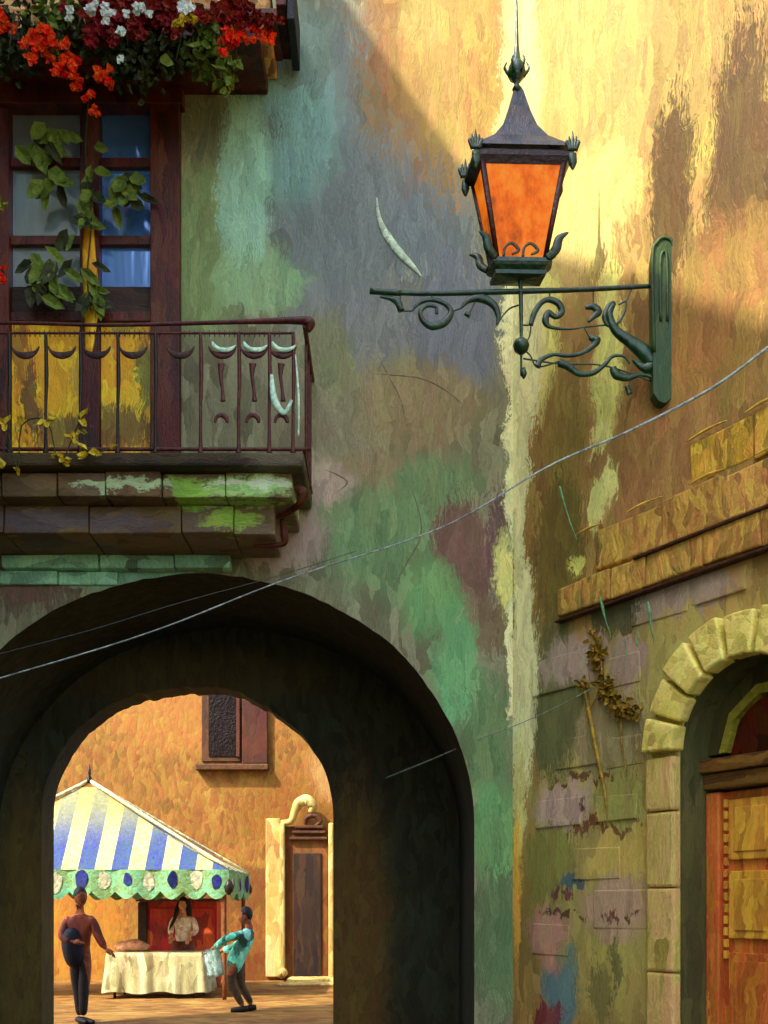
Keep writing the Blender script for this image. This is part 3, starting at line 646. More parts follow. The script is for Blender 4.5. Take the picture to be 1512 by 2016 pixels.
# ------------------------------------------------------------------ cables
def cable(pts, rad, name, label, mat):
    bm = B(); tube(bm, pts, rad, seg=6, n=10); return tag(obj(name, bm, mat), label, 'cable')
def wpnt(px, py, y): return ((px-756)/2000*y, y, 1.6+(1780-py)*y/2000)
cab_m = solid('grey_blue_cable', (130,146,160), 2.0, .4, streak=(60,60,60), jit=.6)
cable([wpnt(-640,1520,5.6) , wpnt(0,1335,5.7), wpnt(300,1243,5.8), wpnt(560,1142,5.9), wpnt(870,1038,6.1), wpnt(1080,918,6.25), wpnt(1240,848,6.35), wpnt(1400,765,6.4), wpnt(1512,684,6.45), wpnt(1570,640,6.5), wpnt(1606,612,6.5)],
      [.004,.004,.004,.004,.004,.006,.008,.010,.010,.010,.010], 'overhead_cable', 'long grey cable rising across the street from the dark arch to the ochre wall', cab_m)
cable([wpnt(-640,1480,5.4), wpnt(-100,1315,5.7), wpnt(0,1287,5.75), wpnt(180,1240,5.8), wpnt(360,1185,6.0), wpnt(560,1130,7.4), wpnt(700,1085,8.97)], .0025,
      'overhead_cable', 'thin dark wire just above the long grey cable over the arch', solid('dark_wire', (60,76,84), 1.2, .5))
cable([(.02,10.79,2.94), (.40,9.95,2.99), (.84,8.985,3.06), (1.1,8.7,3.12), (1.35,8.45,3.2), (1.62,8.1,3.3), (1.885,7.77,3.43)], [.008,.008,.005,.004,.004,.004,.003],
      'slack_cable', 'short pale slack cable hooked at the right edge of the dark arch', solid('pale_cable', (150,176,180), 1.5, .4))

# ------------------------------------------------------------------ market pavilion tent
def A(px, py, y): return ((px-756)/2000*y, 1.6+(1780-py)*y/2000)
TCX, TCZ = A(176, 1540, 17.8)
TENT = thing('market_tent', 'square market pavilion with blue and cream striped roof and scalloped turquoise valance', 'canopy', (TCX, 17.8, 0))
hw = 2.62; hd = 1.15; ze = 1.6+(1780-1712)*16.65/2000
stc = [solid('blue_stripe', (30,46,160), 1.25, .7, c2=(60,90,130), patches=[(0,3.9,5,.95,(150,150,90),.75,.5)]), solid('cream_stripe', (240,228,170), 1.0, .7, patches=[(0,3.9,5,.85,(200,160,90),.8,.5)]), solid('sea_green_stripe', (150,150,70), .95, .7)]
bm = B()
def strip_face(bm, sgn, axis, half, other, width):
    n = int(round(2*half/width)); 
    for k in range(n):
        a0 = -half+2*half*k/n; a1 = -half+2*half*(k+1)/n
        def pt(a, top):
            f = 1-abs(a)/half            # 0 at hip corner, 1 at centre
            u = f if top else 0
            # concave sag
            zz = ze+(TCZ-ze)*(u**1.12)
            d = other*(1-u)
            return (a, sgn*d, zz) if axis == 'x' else (sgn*d, a, zz)
        m = [0,1][k % 2]
        pts = [pt(a0,0), pt(a1,0), pt(a1,1)]
        if abs(a0) < half-1e-6: pts.append(pt(a0,1))
        # interior subdivisions along slope for the colour bands
        f = bm.faces.new([bm.verts.new(p) for p in pts]); f.material_index = m
strip_face(bm, -1, 'x', hw, hd, .27); strip_face(bm, 1, 'x', hw, hd, .30); strip_face(bm, -1, 'y', hd, hw, .30); strip_face(bm, 1, 'y', hd, hw, .30)
obj('canopy', bm, stc, TENT)
bm = B()
C4 = [(-hw,-hd),(hw,-hd),(hw,hd),(-hw,hd)]
for (x, y) in C4: tube(bm, [(x,y,ze+.02),(x/2,y/2,(ze+TCZ)/2+.02),(0,0,TCZ+.03)], [.025,.03,.035], seg=6, n=4)
obj('ridge_piping', bm, solid('cream_piping', (250,240,210), 1.1, .6), TENT)
bm = B(); lathe(bm, [(.06,TCZ-.02),(.05,TCZ+.05),(.02,TCZ+.12),(.03,TCZ+.16),(.004,TCZ+.32)], 8); obj('finial', bm, railblack_m, TENT)
vm = [solid('turquoise_valance', (120,205,180), 1.0, .7, c2=(150,170,90)), solid('royal_blue_scallop', (20,36,140), 1.2, .7), solid('white_scallop', (236,236,215), 1.0, .7)]
for side in range(4):
    bm = B(); meds = []
    p0, p1 = Vector(C4[side]), Vector(C4[(side+1)%4]); Ln = (p1-p0).length; nn = int(Ln/.36); dr = (p1-p0).normalized(); nrm = Vector((dr.y, -dr.x))
    def V3(s, z, o=0): 
        q = p0+dr*s+nrm*(o+.03*math.sin(s*9)); return (q.x, q.y, z)
    for k in range(nn):
        s0, s1 = Ln*k/nn, Ln*(k+1)/nn
        n5 = 8
        for j in range(n5):
            u0, u1 = j/n5, (j+1)/n5; a, b = s0+(s1-s0)*u0, s0+(s1-s0)*u1
            za = ze-.36-.13*math.sin(math.pi*u0)-.03*noise.noise(Vector((a*3,0,0))); zb_ = ze-.36-.13*math.sin(math.pi*u1)-.03*noise.noise(Vector((b*3,0,0)))
            bm.faces.new([bm.verts.new(V3(a, ze)), bm.verts.new(V3(b, ze)), bm.verts.new(V3(b, zb_)), bm.verts.new(V3(a, za))])
        c = (s0+s1)/2; 
        fs_ = random.uniform(.7,1.15); of_ = random.uniform(-.04,.04); poly = [(c+of_+.10*fs_*math.cos(q)*(1+.14*math.sin(3*q+k)), ze-.19+of_+.16*fs_*math.sin(q)*(1+.1*math.sin(2*q+k))) for q in [2*math.pi*i/12 for i in range(12)]]
        bmk = B(); bmk.faces.new([bmk.verts.new(V3(s, z, .015)) for s, z in poly]); bmesh.ops.solidify(bmk, geom=list(bmk.faces), thickness=.008); meds.append((k%2, bmk))
    bmesh.ops.remove_doubles(bm, verts=bm.verts, dist=1e-4)
    bmesh.ops.solidify(bm, geom=list(bm.faces), thickness=.008)
    vo = obj('valance', bm, vm[0], TENT); [obj('blue_medallion' if q_ else 'white_medallion', b_, vm[1 if q_ else 2], vo) for q_, b_ in meds]
pole_m = solid('orange_brown_pole', (150,84,36), .9)
for (x, y) in C4:
    bm = B(); tube(bm, [(x*.97,y*.97,.03),(x*.97,y*.97,ze)], .035); obj('pole', bm, pole_m, TENT)
    bm = B(); lathe(bm, [(.01,ze-.42),(.07,ze-.36),(.085,ze-.28),(.05,ze-.2),(.01,ze-.16)], 10, x*1.0, y*1.0); obj('tassel', bm, railblack_m, TENT)

# ------------------------------------------------------------------ table, cloth, cabinet, bundle
TX0, TX1, TYF, TYB = (212-756)/2000*17.0, (398-756)/2000*17.0, 17.0, 17.85
TAB = thing('market_table', 'long trestle table hidden under the white cloth in front of the red cabinet', 'table', ((TX0+TX1)/2, 17.4, .02))
hx = (TX1-TX0)/2
bm = B(); box(bm, -hx, hx, -.4, .42, .72, .75, 0, .005); obj('tabletop', bm, darkwood_m, TAB)
for sx in (-1,1):
    for sy in (-1,1):
        bm = B(); tube(bm, [(sx*(hx-.1), sy*.33, 0), (sx*(hx-.1), sy*.33, .72)], .025); obj('leg', bm, darkwood_m, TAB)
bm = B()
per = []
def cloth_ring(off, z, amp, ph=0):
    pts = []; X, Y = hx+off, .42+off
    segs = [((-X,-Y),(X,-Y)),((X,-Y),(X,Y)),((X,Y),(-X,Y)),((-X,Y),(-X,-Y))]
    idx = 0
    for (a, b) in segs:
        a, b = Vector(a), Vector(b); m = 36; nr = Vector(((b-a).y, -(b-a).x)).normalized()
        for k in range(m):
            p = a.lerp(b, k/m); s = idx*.55; wv = amp*(math.sin(s)+.6*math.sin(s*2.3+1)); p = p+nr*wv
            pts.append(bm.verts.new((p.x, p.y, z+(.02*math.sin(s*.7) if z < .3 else 0)))); idx += 1
    return pts
rings = [cloth_ring(o_, z, am_) for o_, z, am_ in ((-.02,.765,0),(.01,.758,.003),(.025,.70,.008),(.035,.5,.02),(.05,.3,.032),(.06,.1,.04))]
for a, b in zip(rings[:-1], rings[1:]):
    for k in range(len(a)): bm.faces.new((a[k], a[(k+1)%len(a)], b[(k+1)%len(a)], b[k]))
bm.faces.new(rings[0])
cl = obj('tablecloth', bm, brushy('white_cloth', [(150,138,96),(200,188,146),(226,214,180),(140,140,104)], gain=.9, cell=(9,9,2), jit=.3), smooth=True, loc=TAB.location)
tag(cl, 'white tablecloth hanging in folds over the market table', 'tablecloth')
bm = B(); lathe(bm, [(.02,0),(.14,.03),(.17,.09),(.12,.16),(.05,.2),(.01,.21)], 14)
for v in bm.verts: v.co.x *= 1.9; v.co.x += .04*noise.noise(v.co*9); v.co.z += .03*noise.noise(v.co*7+Vector((3,0,0)))
for v in bm.verts: v.co.z = max(v.co.z, 0)
tag(obj('cloth_bundle', bm, solid('dusty_pink_cloth', (226,150,118), 1.7), smooth=True, loc=(TX0+.28, 17.5, .786)), 'rumpled dusty pink bundle on the left end of the white table', 'bundle')
CB = thing('stall_cabinet', 'dark red upright stall cabinet standing behind the white table', 'cabinet', ((352-756)/2000*19.3, 19.4, .03))
redc = brushy('crimson_cabinet', [(110,34,16),(156,36,24),(176,64,28)], gain=1.8, cell=(5,5,2), streak=(20,20,3), rough=.6, jit=.35)
cw = .74
bm = B(); box(bm, -cw, cw, -.18, .3, .0, 1.62, 0, .01); obj('body', bm, redc, CB)
bm = B(); box(bm, -cw-.01, -cw+.16, -.22, -.178, .02, 1.60, 0, .01); obj('side_board', bm, solid('dark_umber_board', (66,40,16), 1.0), CB)
for k in range(2):
    bm = B(); box(bm, -.52+k*.64, .06+k*.64, -.21, -.178, .1, 1.5, 0, .02); obj('cabinet_door', bm, redc, CB)
bm = B(); box(bm, -cw-.04, cw+.04, -.26, .34, 1.622, 1.68, 0, .01); obj('top', bm, solid('dark_red_top', (100,36,22), 1.0), CB)

# ------------------------------------------------------------------ people
def skin(name, pts, edges, mat, parent, root=0, sub=2):
    me = bpy.data.meshes.new(name); me.from_pydata([p[:3] for p in pts], edges, [])
    o = bpy.data.objects.new(name, me); COL.objects.link(o)
    md = o.modifiers.new('s', 'SKIN'); md.use_smooth_shade = True; md.branch_smoothing = .6
    sv = me.skin_vertices[0].data
    for i, p in enumerate(pts):
        r = p[3]; sv[i].radius = r if isinstance(r, tuple) else (r, r)
        sv[i].use_root = (i == root)
    sb = o.modifiers.new('u', 'SUBSURF'); sb.levels = sub; sb.render_levels = sub
    bpy.context.view_layer.update()
    dg = bpy.context.evaluated_depsgraph_get(); m2 = bpy.data.meshes.new_from_object(o.evaluated_get(dg))
    bpy.data.objects.remove(o); m2.materials.clear(); m2.materials.append(mat)
    for p in m2.polygons: p.use_smooth = True
    q = bpy.data.objects.new(name, m2); COL.objects.link(q); q.parent = parent; return q
def head_bm(c, face, h=.23):
    """head: skull, jaw, nose, brow, ears; face = unit vector of facing"""
    bm = B(); bmesh.ops.create_uvsphere(bm, u_segments=24, v_segments=18, radius=1)
    f = Vector(face).normalized(); s = Vector((0,0,1)).cross(f).normalized()
    for v in bm.verts:
        p = v.co.copy(); a, b, z = p.x, p.y, p.z    # a: forward, b: side
        wd = .80 if z > -.2 else .80-.38*(-z-.2)
        fa = a*(.95 if z > -.3 else .9) + (.10 if (z < -.4 and a > 0) else 0)
        nose = .24*math.exp(-((b/.16)**2))*math.exp(-(((z+.12)/.2)**2)) if a > 0 else 0
        eye = -.09*math.exp(-(((abs(b)-.32)/.14)**2))*math.exp(-(((z-.08)/.12)**2)) if a > 0 else 0
        mouth = .05*math.exp(-((b/.25)**2))*math.exp(-(((z+.48)/.1)**2)) if a > 0 else 0
        ear = .12*math.exp(-(((z-.0)/.2)**2))*math.exp(-((a/.16)**2)) if abs(b) > .7 else 0
        q = f*((fa+nose+eye+mouth)*h*.42) + s*((b*(wd+ear))*h*.42) + Vector((0,0,z*h*.5))
        v.co = q + Vector(c)
    return bm
def hand(bm, c, d, up=(0,0,1), s=1.0):
    """palm with four fingers and a thumb, from wrist c along d"""
    c = Vector(c); d = Vector(d).normalized(); u = Vector(up); sd = d.cross(u).normalized(); u = sd.cross(d)
    tube(bm, [c, c+d*.045*s, c+d*.09*s], [.022*s,.036*s,.034*s], seg=8, n=3, flat=1)
    for k in range(4):
        o_ = sd*((k-1.5)*.019*s); L_ = (.062,.074,.07,.055)[k]*s
        b = c+d*.085*s+o_; tube(bm, [b, b+d*L_*.55-u*.008*s, b+d*L_-u*.03*s], [.0095*s,.0085*s,.006*s], seg=6, n=3)
    b = c+d*.03*s-sd*.03*s; tube(bm, [b, b-sd*.028*s+d*.025*s, b-sd*.03*s+d*.06*s-u*.01*s], [.012*s,.010*s,.007*s], seg=6, n=3)
skin_m = solid('warm_skin', (214,140,104), 2.0, .6)
dkskin = solid('tanned_skin', (150,78,48), 1.5, .6)
hair_m = solid('dark_hair', (28,14,12), 1.0, .5)
shoe_m = solid('black_shoes', (22,16,16), 1.0, .4)
def shoe(bm, x, y, z, dx, dy):
    d = Vector((dx, dy, 0)).normalized()
    tube(bm, [Vector((x,y,z+.05))-d*.07, Vector((x,y,z+.045)), Vector((x,y,z+.035))+d*.1, Vector((x,y,z+.03))+d*.18], [.04,.048,.042,.028], seg=8, n=3)

# standing man, left (seen from behind-left, turned to the table)
M1 = thing('person', 'standing person in a maroon and navy jacket with folded arms left of the white table', 'person', ((157-756)/2000*13.4, 13.4, .025))
body = skin('body', [(0,0,.92,.12),(0,0,1.1,.115),(0,.0,1.30,.15),(0,0,1.45,.06),(.0,0,1.56,.055),(.01,0,1.62,.05),
    (-.08,0,.88,.09),(-.05,.02,.50,.06),(-.01,.02,.10,.04),(.09,0,.88,.09),(.08,-.02,.50,.06),(.05,-.02,.10,.04),
    (-.16,0,1.40,.055),(-.19,-.08,1.15,.045),(-.02,-.20,1.08,.035),(.16,0,1.40,.055),(.24,-.03,1.17,.045),(.37,-.08,.98,.035)],
    [(0,1),(1,2),(2,3),(3,4),(4,5),(0,6),(6,7),(7,8),(0,9),(9,10),(10,11),(2,12),(12,13),(13,14),(2,15),(15,16),(16,17)], dkskin, M1)
bm = head_bm((.01,-.0,1.66), (.6,-.5,0), .24); obj('head', bm, dkskin, M1, smooth=True)
bm = B(); hand(bm, (-.02,-.20,1.08), (1,-.2,.05)); obj('hand', bm, dkskin, M1, smooth=True)
bm = B(); hand(bm, (.37,-.08,.98), (.8,-.1,-.5)); obj('hand', bm, dkskin, M1, smooth=True)
bm = head_bm((.0,.012,1.685), (.6,-.5,0), .255)
bmesh.ops.delete(bm, geom=[v for v in bm.verts if (v.co.z < 1.66 and (v.co.x*.6-v.co.y*.5) > -.02) or v.co.z < 1.58 or ((v.co.x*.6-v.co.y*.5) > .05 and v.co.z < 1.74)], context='VERTS'); obj('hair', bm, hair_m, M1, smooth=True)
skin('jacket', [(0,0,.76,.15),(0,0,1.02,.15),(0,0,1.27,.165),(0,0,1.45,.075),
    (-.17,0,1.37,.075),(-.21,-.08,1.15,.07),(-.06,-.20,1.08,.055),(.17,0,1.37,.075),(.25,-.03,1.16,.062),(.35,-.07,1.0,.05)],
    [(0,1),(1,2),(2,3),(2,4),(4,5),(5,6),(2,7),(7,8),(8,9)], brushy('maroon_jacket', [(74,22,18),(112,42,24),(140,70,32)], gain=1.8, cell=(6,6,4)), M1)
skin('waistcoat', [(-.03,-.05,.72,.12),(-.06,-.07,.95,.155),(-.09,-.08,1.14,.15),(-.07,-.06,1.28,.09)], [(0,1),(1,2),(2,3)], solid('navy_waistcoat', (18,16,44), 1.2), M1)
skin('trousers', [(0,0,.86,.12),(-.06,0,.76,.10),(-.03,.02,.48,.078),(-.0,.02,.10,.055),(.07,0,.76,.10),(.06,-.02,.48,.078),(.05,-.02,.10,.055),(0,0,.98,.10)],
    [(0,1),(1,2),(2,3),(0,4),(4,5),(5,6),(0,7)], solid('plum_black_trousers', (34,20,24), 1.1), M1)
bm = B(); shoe(bm, -.0,.02,0,.6,-.6); shoe(bm, .06,-.02,0,.7,-.4); obj('shoes', bm, shoe_m, M1, smooth=True)

# woman behind the table
M2 = thing('person', 'long haired person in a pink blouse standing behind the white table', 'person', ((362-756)/2000*18.4, 18.35, .03))
skin('body', [(0,0,.95,.12),(0,0,1.1,.10),(0,0,1.27,.13),(0,0,1.39,.055),(-.01,-.01,1.47,.045),(-.01,-.01,1.53,.045),
    (-.08,0,.88,.09),(-.08,0,.48,.055),(-.08,0,.08,.04),(.08,0,.88,.09),(.08,0,.48,.055),(.08,0,.08,.04),
    (-.17,0,1.33,.045),(-.21,-.03,1.10,.036),(-.17,-.24,1.0,.028),(.17,0,1.33,.045),(.22,-.03,1.1,.036),(.16,-.26,.98,.028)],
    [(0,1),(1,2),(2,3),(3,4),(4,5),(0,6),(6,7),(7,8),(0,9),(9,10),(10,11),(2,12),(12,13),(13,14),(2,15),(15,16),(16,17)], skin_m, M2)
bm = head_bm((-.01,-.01,1.56), (-.5,-.8,-.1), .22); obj('head', bm, skin_m, M2, smooth=True)
bm = B(); hand(bm, (-.17,-.24,1.0), (0,-.6,-.6)); obj('hand', bm, skin_m, M2, smooth=True)
bm = B(); hand(bm, (.16,-.26,.98), (-.2,-.7,-.6)); obj('hand', bm, skin_m, M2, smooth=True)
bm = head_bm((0,.012,1.585), (-.5,-.8,0), .25)
bmesh.ops.delete(bm, geom=[v for v in bm.verts if ((-v.co.x*.5-v.co.y*.8) > .03 and v.co.z < 1.62) or v.co.z < 1.48], context='VERTS')
tube(bm, [(.04,.07,1.62),(.09,.07,1.48),(.11,.05,1.34),(.17,.0,1.22),(.20,-.02,1.16)], [.06,.06,.045,.03,.008], seg=8)
tube(bm, [(-.06,-.02,1.62),(-.10,-.06,1.48),(-.12,-.14,1.34),(-.17,-.16,1.22),(-.22,-.16,1.12)], [.04,.045,.035,.03,.008], seg=8)
obj('hair', bm, hair_m, M2, smooth=True)
skin('blouse', [(0,0,.84,.18),(0,0,1.04,.16),(0,0,1.24,.17),(0,0,1.36,.075),(-.18,0,1.31,.065),(-.22,-.03,1.12,.06),(-.19,-.18,1.04,.05),(.18,0,1.31,.065),(.24,-.03,1.1,.06),(.19,-.16,1.02,.05)],
    [(0,1),(1,2),(2,3),(2,4),(4,5),(5,6),(2,7),(7,8),(8,9)], solid('pink_blouse', (246,190,176), 2.2, .7, c2=(236,150,130)), M2)
bm = B(); lathe(bm, [(.19,.9),(.22,.7),(.28,.4),(.31,.2)], 20); obj('skirt', bm, solid('rust_skirt', (140,60,40), 1.0), M2, smooth=True)
bm = B(); shoe(bm, -.08,0,0,0,-1); shoe(bm, .08,0,0,0,-1); obj('shoes', bm, shoe_m, M2, smooth=True)

# person bending to the table, right
M3 = thing('person', 'dark haired person in a turquoise jacket bending towards the table from the right', 'person', ((480-756)/2000*14.9, 14.9, .025))
skin('body', [(-.12,0,.78,.115),(-.04,0,.95,.105),(.08,0,1.14,.13),(.10,0,1.25,.055),(.06,-.01,1.32,.05),(.03,-.01,1.38,.045),
    (-.14,-.06,.70,.085),(-.19,-.08,.42,.055),(-.0,-.08,.08,.038),(-.10,.08,.70,.085),(-.07,.09,.40,.055),(.10,.1,.08,.038),
    (.02,-.14,1.16,.05),(-.24,-.18,1.08,.04),(-.46,-.14,.90,.03),(.10,.14,1.16,.05),(-.12,.18,.98,.04),(-.40,.16,.86,.03)],
    [(0,1),(1,2),(2,3),(3,4),(4,5),(0,6),(6,7),(7,8),(0,9),(9,10),(10,11),(2,12),(12,13),(13,14),(2,15),(15,16),(16,17)], dkskin, M3)
bm = head_bm((.02,-.01,1.40), (-1,-.3,-.35), .22); obj('head', bm, dkskin, M3, smooth=True)
bm = B(); hand(bm, (-.46,-.14,.90), (-1,0,-.5)); obj('hand', bm, dkskin, M3, smooth=True)
bm = B(); hand(bm, (-.40,.16,.86), (-1,0,-.3)); obj('hand', bm, dkskin, M3, smooth=True)
bm = head_bm((.035,-.0,1.425), (-1,-.3,0), .245)
bmesh.ops.delete(bm, geom=[v for v in bm.verts if (v.co.x < -.02 and v.co.z < 1.45) or v.co.z < 1.31], context='VERTS'); obj('hair', bm, hair_m, M3, smooth=True)
skin('jacket', [(-.17,0,.54,.10),(-.13,0,.76,.15),(.09,0,1.12,.15),(.10,0,1.24,.065),(.01,-.16,1.14,.075),(-.23,-.19,1.08,.06),(-.41,-.15,.93,.05),(.10,.16,1.15,.07),(-.10,.19,.98,.06),(-.34,.16,.88,.05)],
    [(0,1),(1,2),(2,3),(2,4),(4,5),(5,6),(2,7),(7,8),(8,9)], brushy('turquoise_black_jacket', [(34,44,34),(50,100,96),(100,210,200),(170,236,226)], gain=1.7, cell=(9,9,5), low=4.0, streak=(30,30,5)), M3)
skin('trousers', [(-.12,0,.76,.10),(-.14,-.05,.66,.085),(-.19,-.08,.42,.07),(-.01,-.08,.10,.048),(-.10,.06,.66,.085),(-.07,.09,.40,.07),(.10,.1,.10,.048),(-.08,0,.88,.09)],
    [(0,1),(1,2),(2,3),(0,4),(4,5),(5,6),(0,7)], solid('olive_brown_trousers', (84,60,30), 1.0), M3)
bm = B(); shoe(bm, .0,-.08,0,-1,-.2); shoe(bm, .10,.1,0,-1,-.2); obj('shoes', bm, shoe_m, M3, smooth=True)
bm = B(); vs = []
for i in range(7):
    for j in range(9): vs.append(bm.verts.new((-.10+.26*i/6, .03*math.sin(i*2.2+j*.4), -.42*j/8)))
for i in range(6):
    for j in range(8): bm.faces.new((vs[i*9+j], vs[(i+1)*9+j], vs[(i+1)*9+j+1], vs[i*9+j+1]))
bmesh.ops.solidify(bm, geom=list(bm.faces), thickness=.012)
sc_ = obj('hand_cloth', bm, solid('ice_blue_cloth', (186,236,234), 1.9), smooth=True, loc=(M3.location.x-.50, 14.72, .95)); sc_.rotation_euler = (0, R(-14), 0)
tag(sc_, 'ice blue cloth hanging from the hand of the bending person', 'cloth')

# ------------------------------------------------------------------ plants
def leaf(bm, c, d, nrm, L_, W_, mi=0):
    c = Vector(c); d = Vector(d).normalized(); n = Vector(nrm); s = d.cross(n)
    if s.length < .01: s = Vector((1,0,0))
    s.normalize(); n = s.cross(d)
    k = random.uniform(-.25,.25)
    P = [c, c+d*L_*.3+s*W_*.5+n*.02, c+d*L_*.7+s*W_*.42+n*k*L_*.3, c+d*L_+n*k*L_*.5, c+d*L_*.7-s*W_*.42+n*k*L_*.3, c+d*L_*.3-s*W_*.5+n*.02, c+d*L_*.5-n*.02]
    v = [bm.verts.new(p) for p in P]
    for a, b in ((0,1),(1,2),(2,3),(3,4),(4,5),(5,0)): bm.faces.new((v[a], v[b], v[6])).material_index = mi
def rv(s=1): return Vector((random.gauss(0,s), random.gauss(0,s), random.gauss(0,s)))
lf_dark = solid('dark_green_leaf', (48,56,32), 1.9, .75); lf_mid = solid('olive_green_leaf', (92,112,40), 1.9, .75); lf_lite = solid('lime_leaf', (150,164,50), 1.5, .5)
fl_org = solid('scarlet_orange_petal', (244,70,20), 1.7, .5, jit=.2); fl_red = solid('crimson_petal', (132,24,18), 1.5, .5); fl_wht = solid('pale_blue_petal', (216,236,255), 2.4, .5, jit=.1); fl_yel = solid('yellow_leaf', (214,190,60), 1.5, .5)
UY = 8.38
def U(px, py, y=UY): return Vector(((px-756)/2000*y, y, 1.6+(1780-py)*y/2000))
def plant(name, label, base, clumps, blooms, cat='flowers', group=None):
    """clumps: (px, py, spread_px, count, mats index, size); blooms: (px, py, spread, count, mat, size)"""
    b = U(*base); P = thing(name, label, cat, b, 0, group)
    bm = B()
    for (px, py, sx, sy, cnt, mi, sz) in clumps:
        for k in range(cnt):
            c = U(px+random.gauss(0,sx*.5), py+random.gauss(0,sy*.5))-b; c.y += random.uniform(-.14,.10)
            leaf(bm, c, rv()+Vector((0,-.2,-.8)), Vector((0,-1,.3))+rv(.4), sz*random.uniform(.6,1.3), sz*random.uniform(.4,.8), mi)
    for k in range(5):
        q = U(base[0]+random.uniform(-90,90), base[1]+random.uniform(40,90))-b; tube(bm, [(q.x*.3,.02,-.02),(q.x*.7,-.12,.03),(q.x,-.16,q.z)], [.008,.006,.003], seg=5, n=4, mi=0)
    obj('foliage', bm, [lf_dark, lf_mid, lf_lite], P)
    for (px, py, sx, sy, cnt, m, sz) in blooms:
        bm = B()
        for k in range(cnt):
            dy = random.uniform(-.22,-.12)-(.26 if m in (fl_wht, fl_yel) else 0); c = U(px+random.gauss(0,sx*.45), py+random.gauss(0,sy*.45), UY+dy)-b
            for j in range(5):
                a = j*1.257+random.random(); leaf(bm, c, Vector((math.cos(a), -.35, math.sin(a))), Vector((0,-1,0))+rv(.3), sz*random.uniform(.7,1.2), sz*.75, 0)
        obj('blossom', bm, m, P)
    return P
plant('geranium', 'scarlet trailing geranium tumbling over the left part of the upper ledge', (60,60),
    [(40,60,90,70,130,0,.10),(110,40,50,50,90,1,.09),(20,110,60,40,110,0,.08)],
    [(2,30,20,50,10,fl_org,.05),(85,85,42,36,24,fl_org,.06),(130,130,26,26,14,fl_org,.05),(150,165,14,20,6,fl_org,.04),(178,190,14,12,6,fl_org,.035),(183,220,8,12,4,fl_org,.035)], group='geraniums on the upper ledge')
plant('geranium', 'dark crimson geranium with pale blue buds in the middle of the upper ledge', (230,50),
    [(230,80,90,60,130,0,.10),(150,30,50,50,80,1,.08),(270,130,50,40,120,0,.08)],
    [(210,45,70,50,60,fl_red,.07),(250,20,60,40,40,fl_red,.07),(195,150,22,16,8,fl_org,.05),(215,162,18,10,6,fl_org,.04),(180,18,50,26,10,fl_wht,.045),(260,20,60,26,9,fl_wht,.042),(240,62,8,6,2,fl_wht,.045),(235,115,5,5,1,fl_wht,.045)], group='geraniums on the upper ledge')
plant('geranium', 'lime leaved geranium with scarlet and crimson blooms at the right end of the upper ledge', (430,60),
    [(350,70,90,60,150,0,.09),(410,90,50,50,110,1,.13),(450,140,22,30,24,1,.12),(465,12,22,14,12,2,.09),(310,110,60,40,120,0,.08)],
    [(330,30,60,40,40,fl_red,.07),(450,30,60,50,36,fl_red,.06),(520,40,40,30,14,fl_red,.05),(455,80,30,20,16,fl_org,.055),(515,75,36,16,14,fl_org,.045),(366,16,16,18,4,fl_wht,.05),(375,38,14,14,3,fl_yel,.05),(345,40,12,8,2,fl_yel,.045)], group='geraniums on the upper ledge')
# vine hanging before the door panes
def vine(name, label, pts, leaves, mats, y, cat):
    P = thing(name, label, cat, U(*pts[0], y)); b = P.location.copy()
    bm = B()
    for st_ in [pts]: tube(bm, [U(a, c, y)-b for a, c in st_], .008, seg=5)
    obj('stem', bm, lf_dark, P)
    bm = B()
    for (px, py, dx, dz, L_, W_, mi) in leaves:
        c = U(px, py, y)-b; c.y += random.uniform(-.06,.04); leaf(bm, c, (dx, random.uniform(-.2,.2), dz), Vector((0,-1,0))+rv(.2), L_*1.1, W_*1.1, mi)
    obj('foliage', bm, mats, P); return P
lv = []
for (cx_, cy_, sx_, sy_, n_) in ((95,270,40,36,16),(95,350,26,20,6),(140,430,26,24,7),(245,370,34,34,16),(95,540,50,40,26),(180,360,10,60,9),(180,560,20,50,10)):
    for k in range(n_):
        a = random.uniform(-2.6,-.2); lv.append((cx_+random.gauss(0,sx_*.5), cy_+random.gauss(0,sy_*.5), math.cos(a), math.sin(a)*.8, random.uniform(.12,.24), random.uniform(.06,.12), random.choice((0,1,1))))
lv = lv
vine('climbing_vine', 'olive green vine hanging in front of the upper door panes', [(175,190),(168,300),(180,420),(172,540),(178,610)], lv, [lf_dark, lf_mid, lf_lite], 8.84, 'vine')
def scatter(name, label, cat, spots, m, y):
    P = thing(name, label, cat, U(*spots[0][:2], y)); b = P.location.copy(); bm = B()
    for (px, py, sz) in spots:
        c = U(px, py, y)-b
        for j in range(3): leaf(bm, c, Vector((random.uniform(-1,1), -.2, random.uniform(-.4,.5))), Vector((0,-1,.6))+rv(.3), sz, sz*.5)
    obj('foliage', bm, m, P)
    bm = B(); tube(bm, [U(a, c, y)-b for a, c, _ in sorted(spots)], .006, seg=5, n=3); obj('stem', bm, lf_dark, P); return P
scatter('trailing_plant', 'yellow leaved trailing plant creeping along the left of the balcony floor', 'plant',
    [(10,836,.09),(42,838,.08),(92,828,.10),(158,826,.11),(160,850,.06),(142,864,.07),(175,888,.12),(176,895,.1),(125,905,.08),(122,912,.08),(8,922,.1),(36,928,.05),(225,880,.04),(110,898,.04)], fl_yel, 8.02)
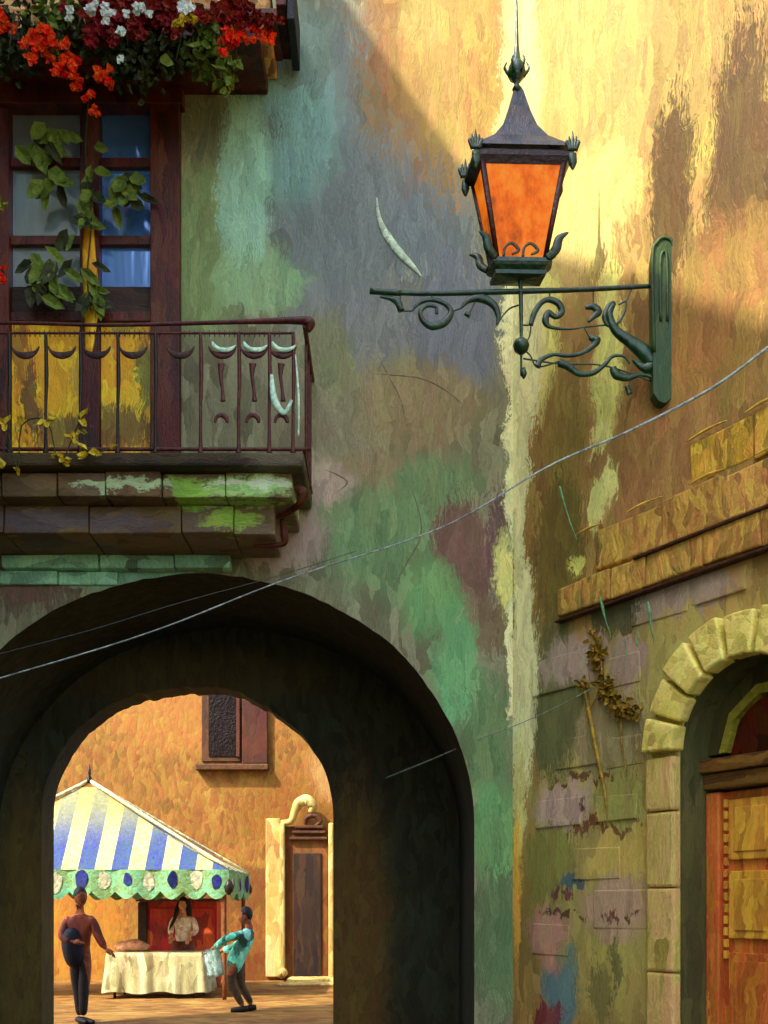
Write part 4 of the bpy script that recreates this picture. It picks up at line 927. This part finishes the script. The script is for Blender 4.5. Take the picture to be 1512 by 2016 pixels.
scatter('geranium', 'small scarlet blooms against the left edge post of the glazed door', 'flowers', [(4,530,.08),(8,545,.08),(2,555,.07)], fl_org, 8.7)
scatter('trailing_plant', 'single lime sprig at the left door post above the scarlet blooms', 'plant', [(2,395,.07),(6,408,.07)], lf_lite, 8.7)
# golden climbing stems on the ochre wall
GP = thing('wall_climber', 'dry golden climbing stems spreading up the grey stone wall beside the arched door', 'plant', (AX.x, AX.y, 0), ang)
gm = solid('golden_stem', (170,136,46), 1.4, .6)
bm = B(); W3 = lambda px, py, o=-.03: Vector((wt(px), o, wz(px, py)))
tube(bm, [W3(1202,1625),(W3(1196,1560)),W3(1180,1480),W3(1165,1400),W3(1152,1345)], [.004,.012,.018,.016,.010])
tube(bm, [W3(1240,1520),W3(1230,1470),W3(1228,1420)], [.003,.008,.01]); tube(bm, [W3(1165,1400),W3(1190,1340),W3(1184,1270)], [.01,.008,.006])
obj('stem', bm, gm, GP); bm = B()
for (px, py, sx, sy, n_) in ((1182,1290,16,30,50),(1200,1350,14,20,30),(1240,1400,24,14,50),(1215,1375,14,14,20),(1155,1350,8,10,10)):
    for k in range(n_): leaf(bm, W3(px+random.gauss(0,sx*.5), py+random.gauss(0,sy*.5), random.uniform(-.07,-.02)), rv(), Vector((0,-1,0))+rv(.5), .07, .04)
obj('foliage', bm, solid('mustard_leaf', (156,124,34), 1.4), GP)
skm = solid('sea_green_stalk', (96,150,110), 1.5)
GS = thing('hanging_weed', 'thin green weed stalks hanging down the wall below the string courses', 'plant', (AX.x, AX.y, 0), ang)
bm = B()
for l_, r_ in (([(1125,965),(1135,1000),(1148,1040),(1160,1068)], [.012,.008,.005,.003]), ([(1205,1180),(1210,1200),(1216,1225),(1228,1260)], [.004,.014,.006,.002]), ([(1300,1190),(1304,1215),(1306,1240),(1312,1270)], [.006,.012,.008,.002]), ([(1254,1260),(1257,1290),(1259,1300)], [.004,.006,.003]), ([(1275,1250),(1279,1275)], [.004,.006])):
    bm = B(); tube(bm, [W3(a, c, -.13) for a, c in l_], r_, seg=6); obj('stalk', bm, skm, GS)
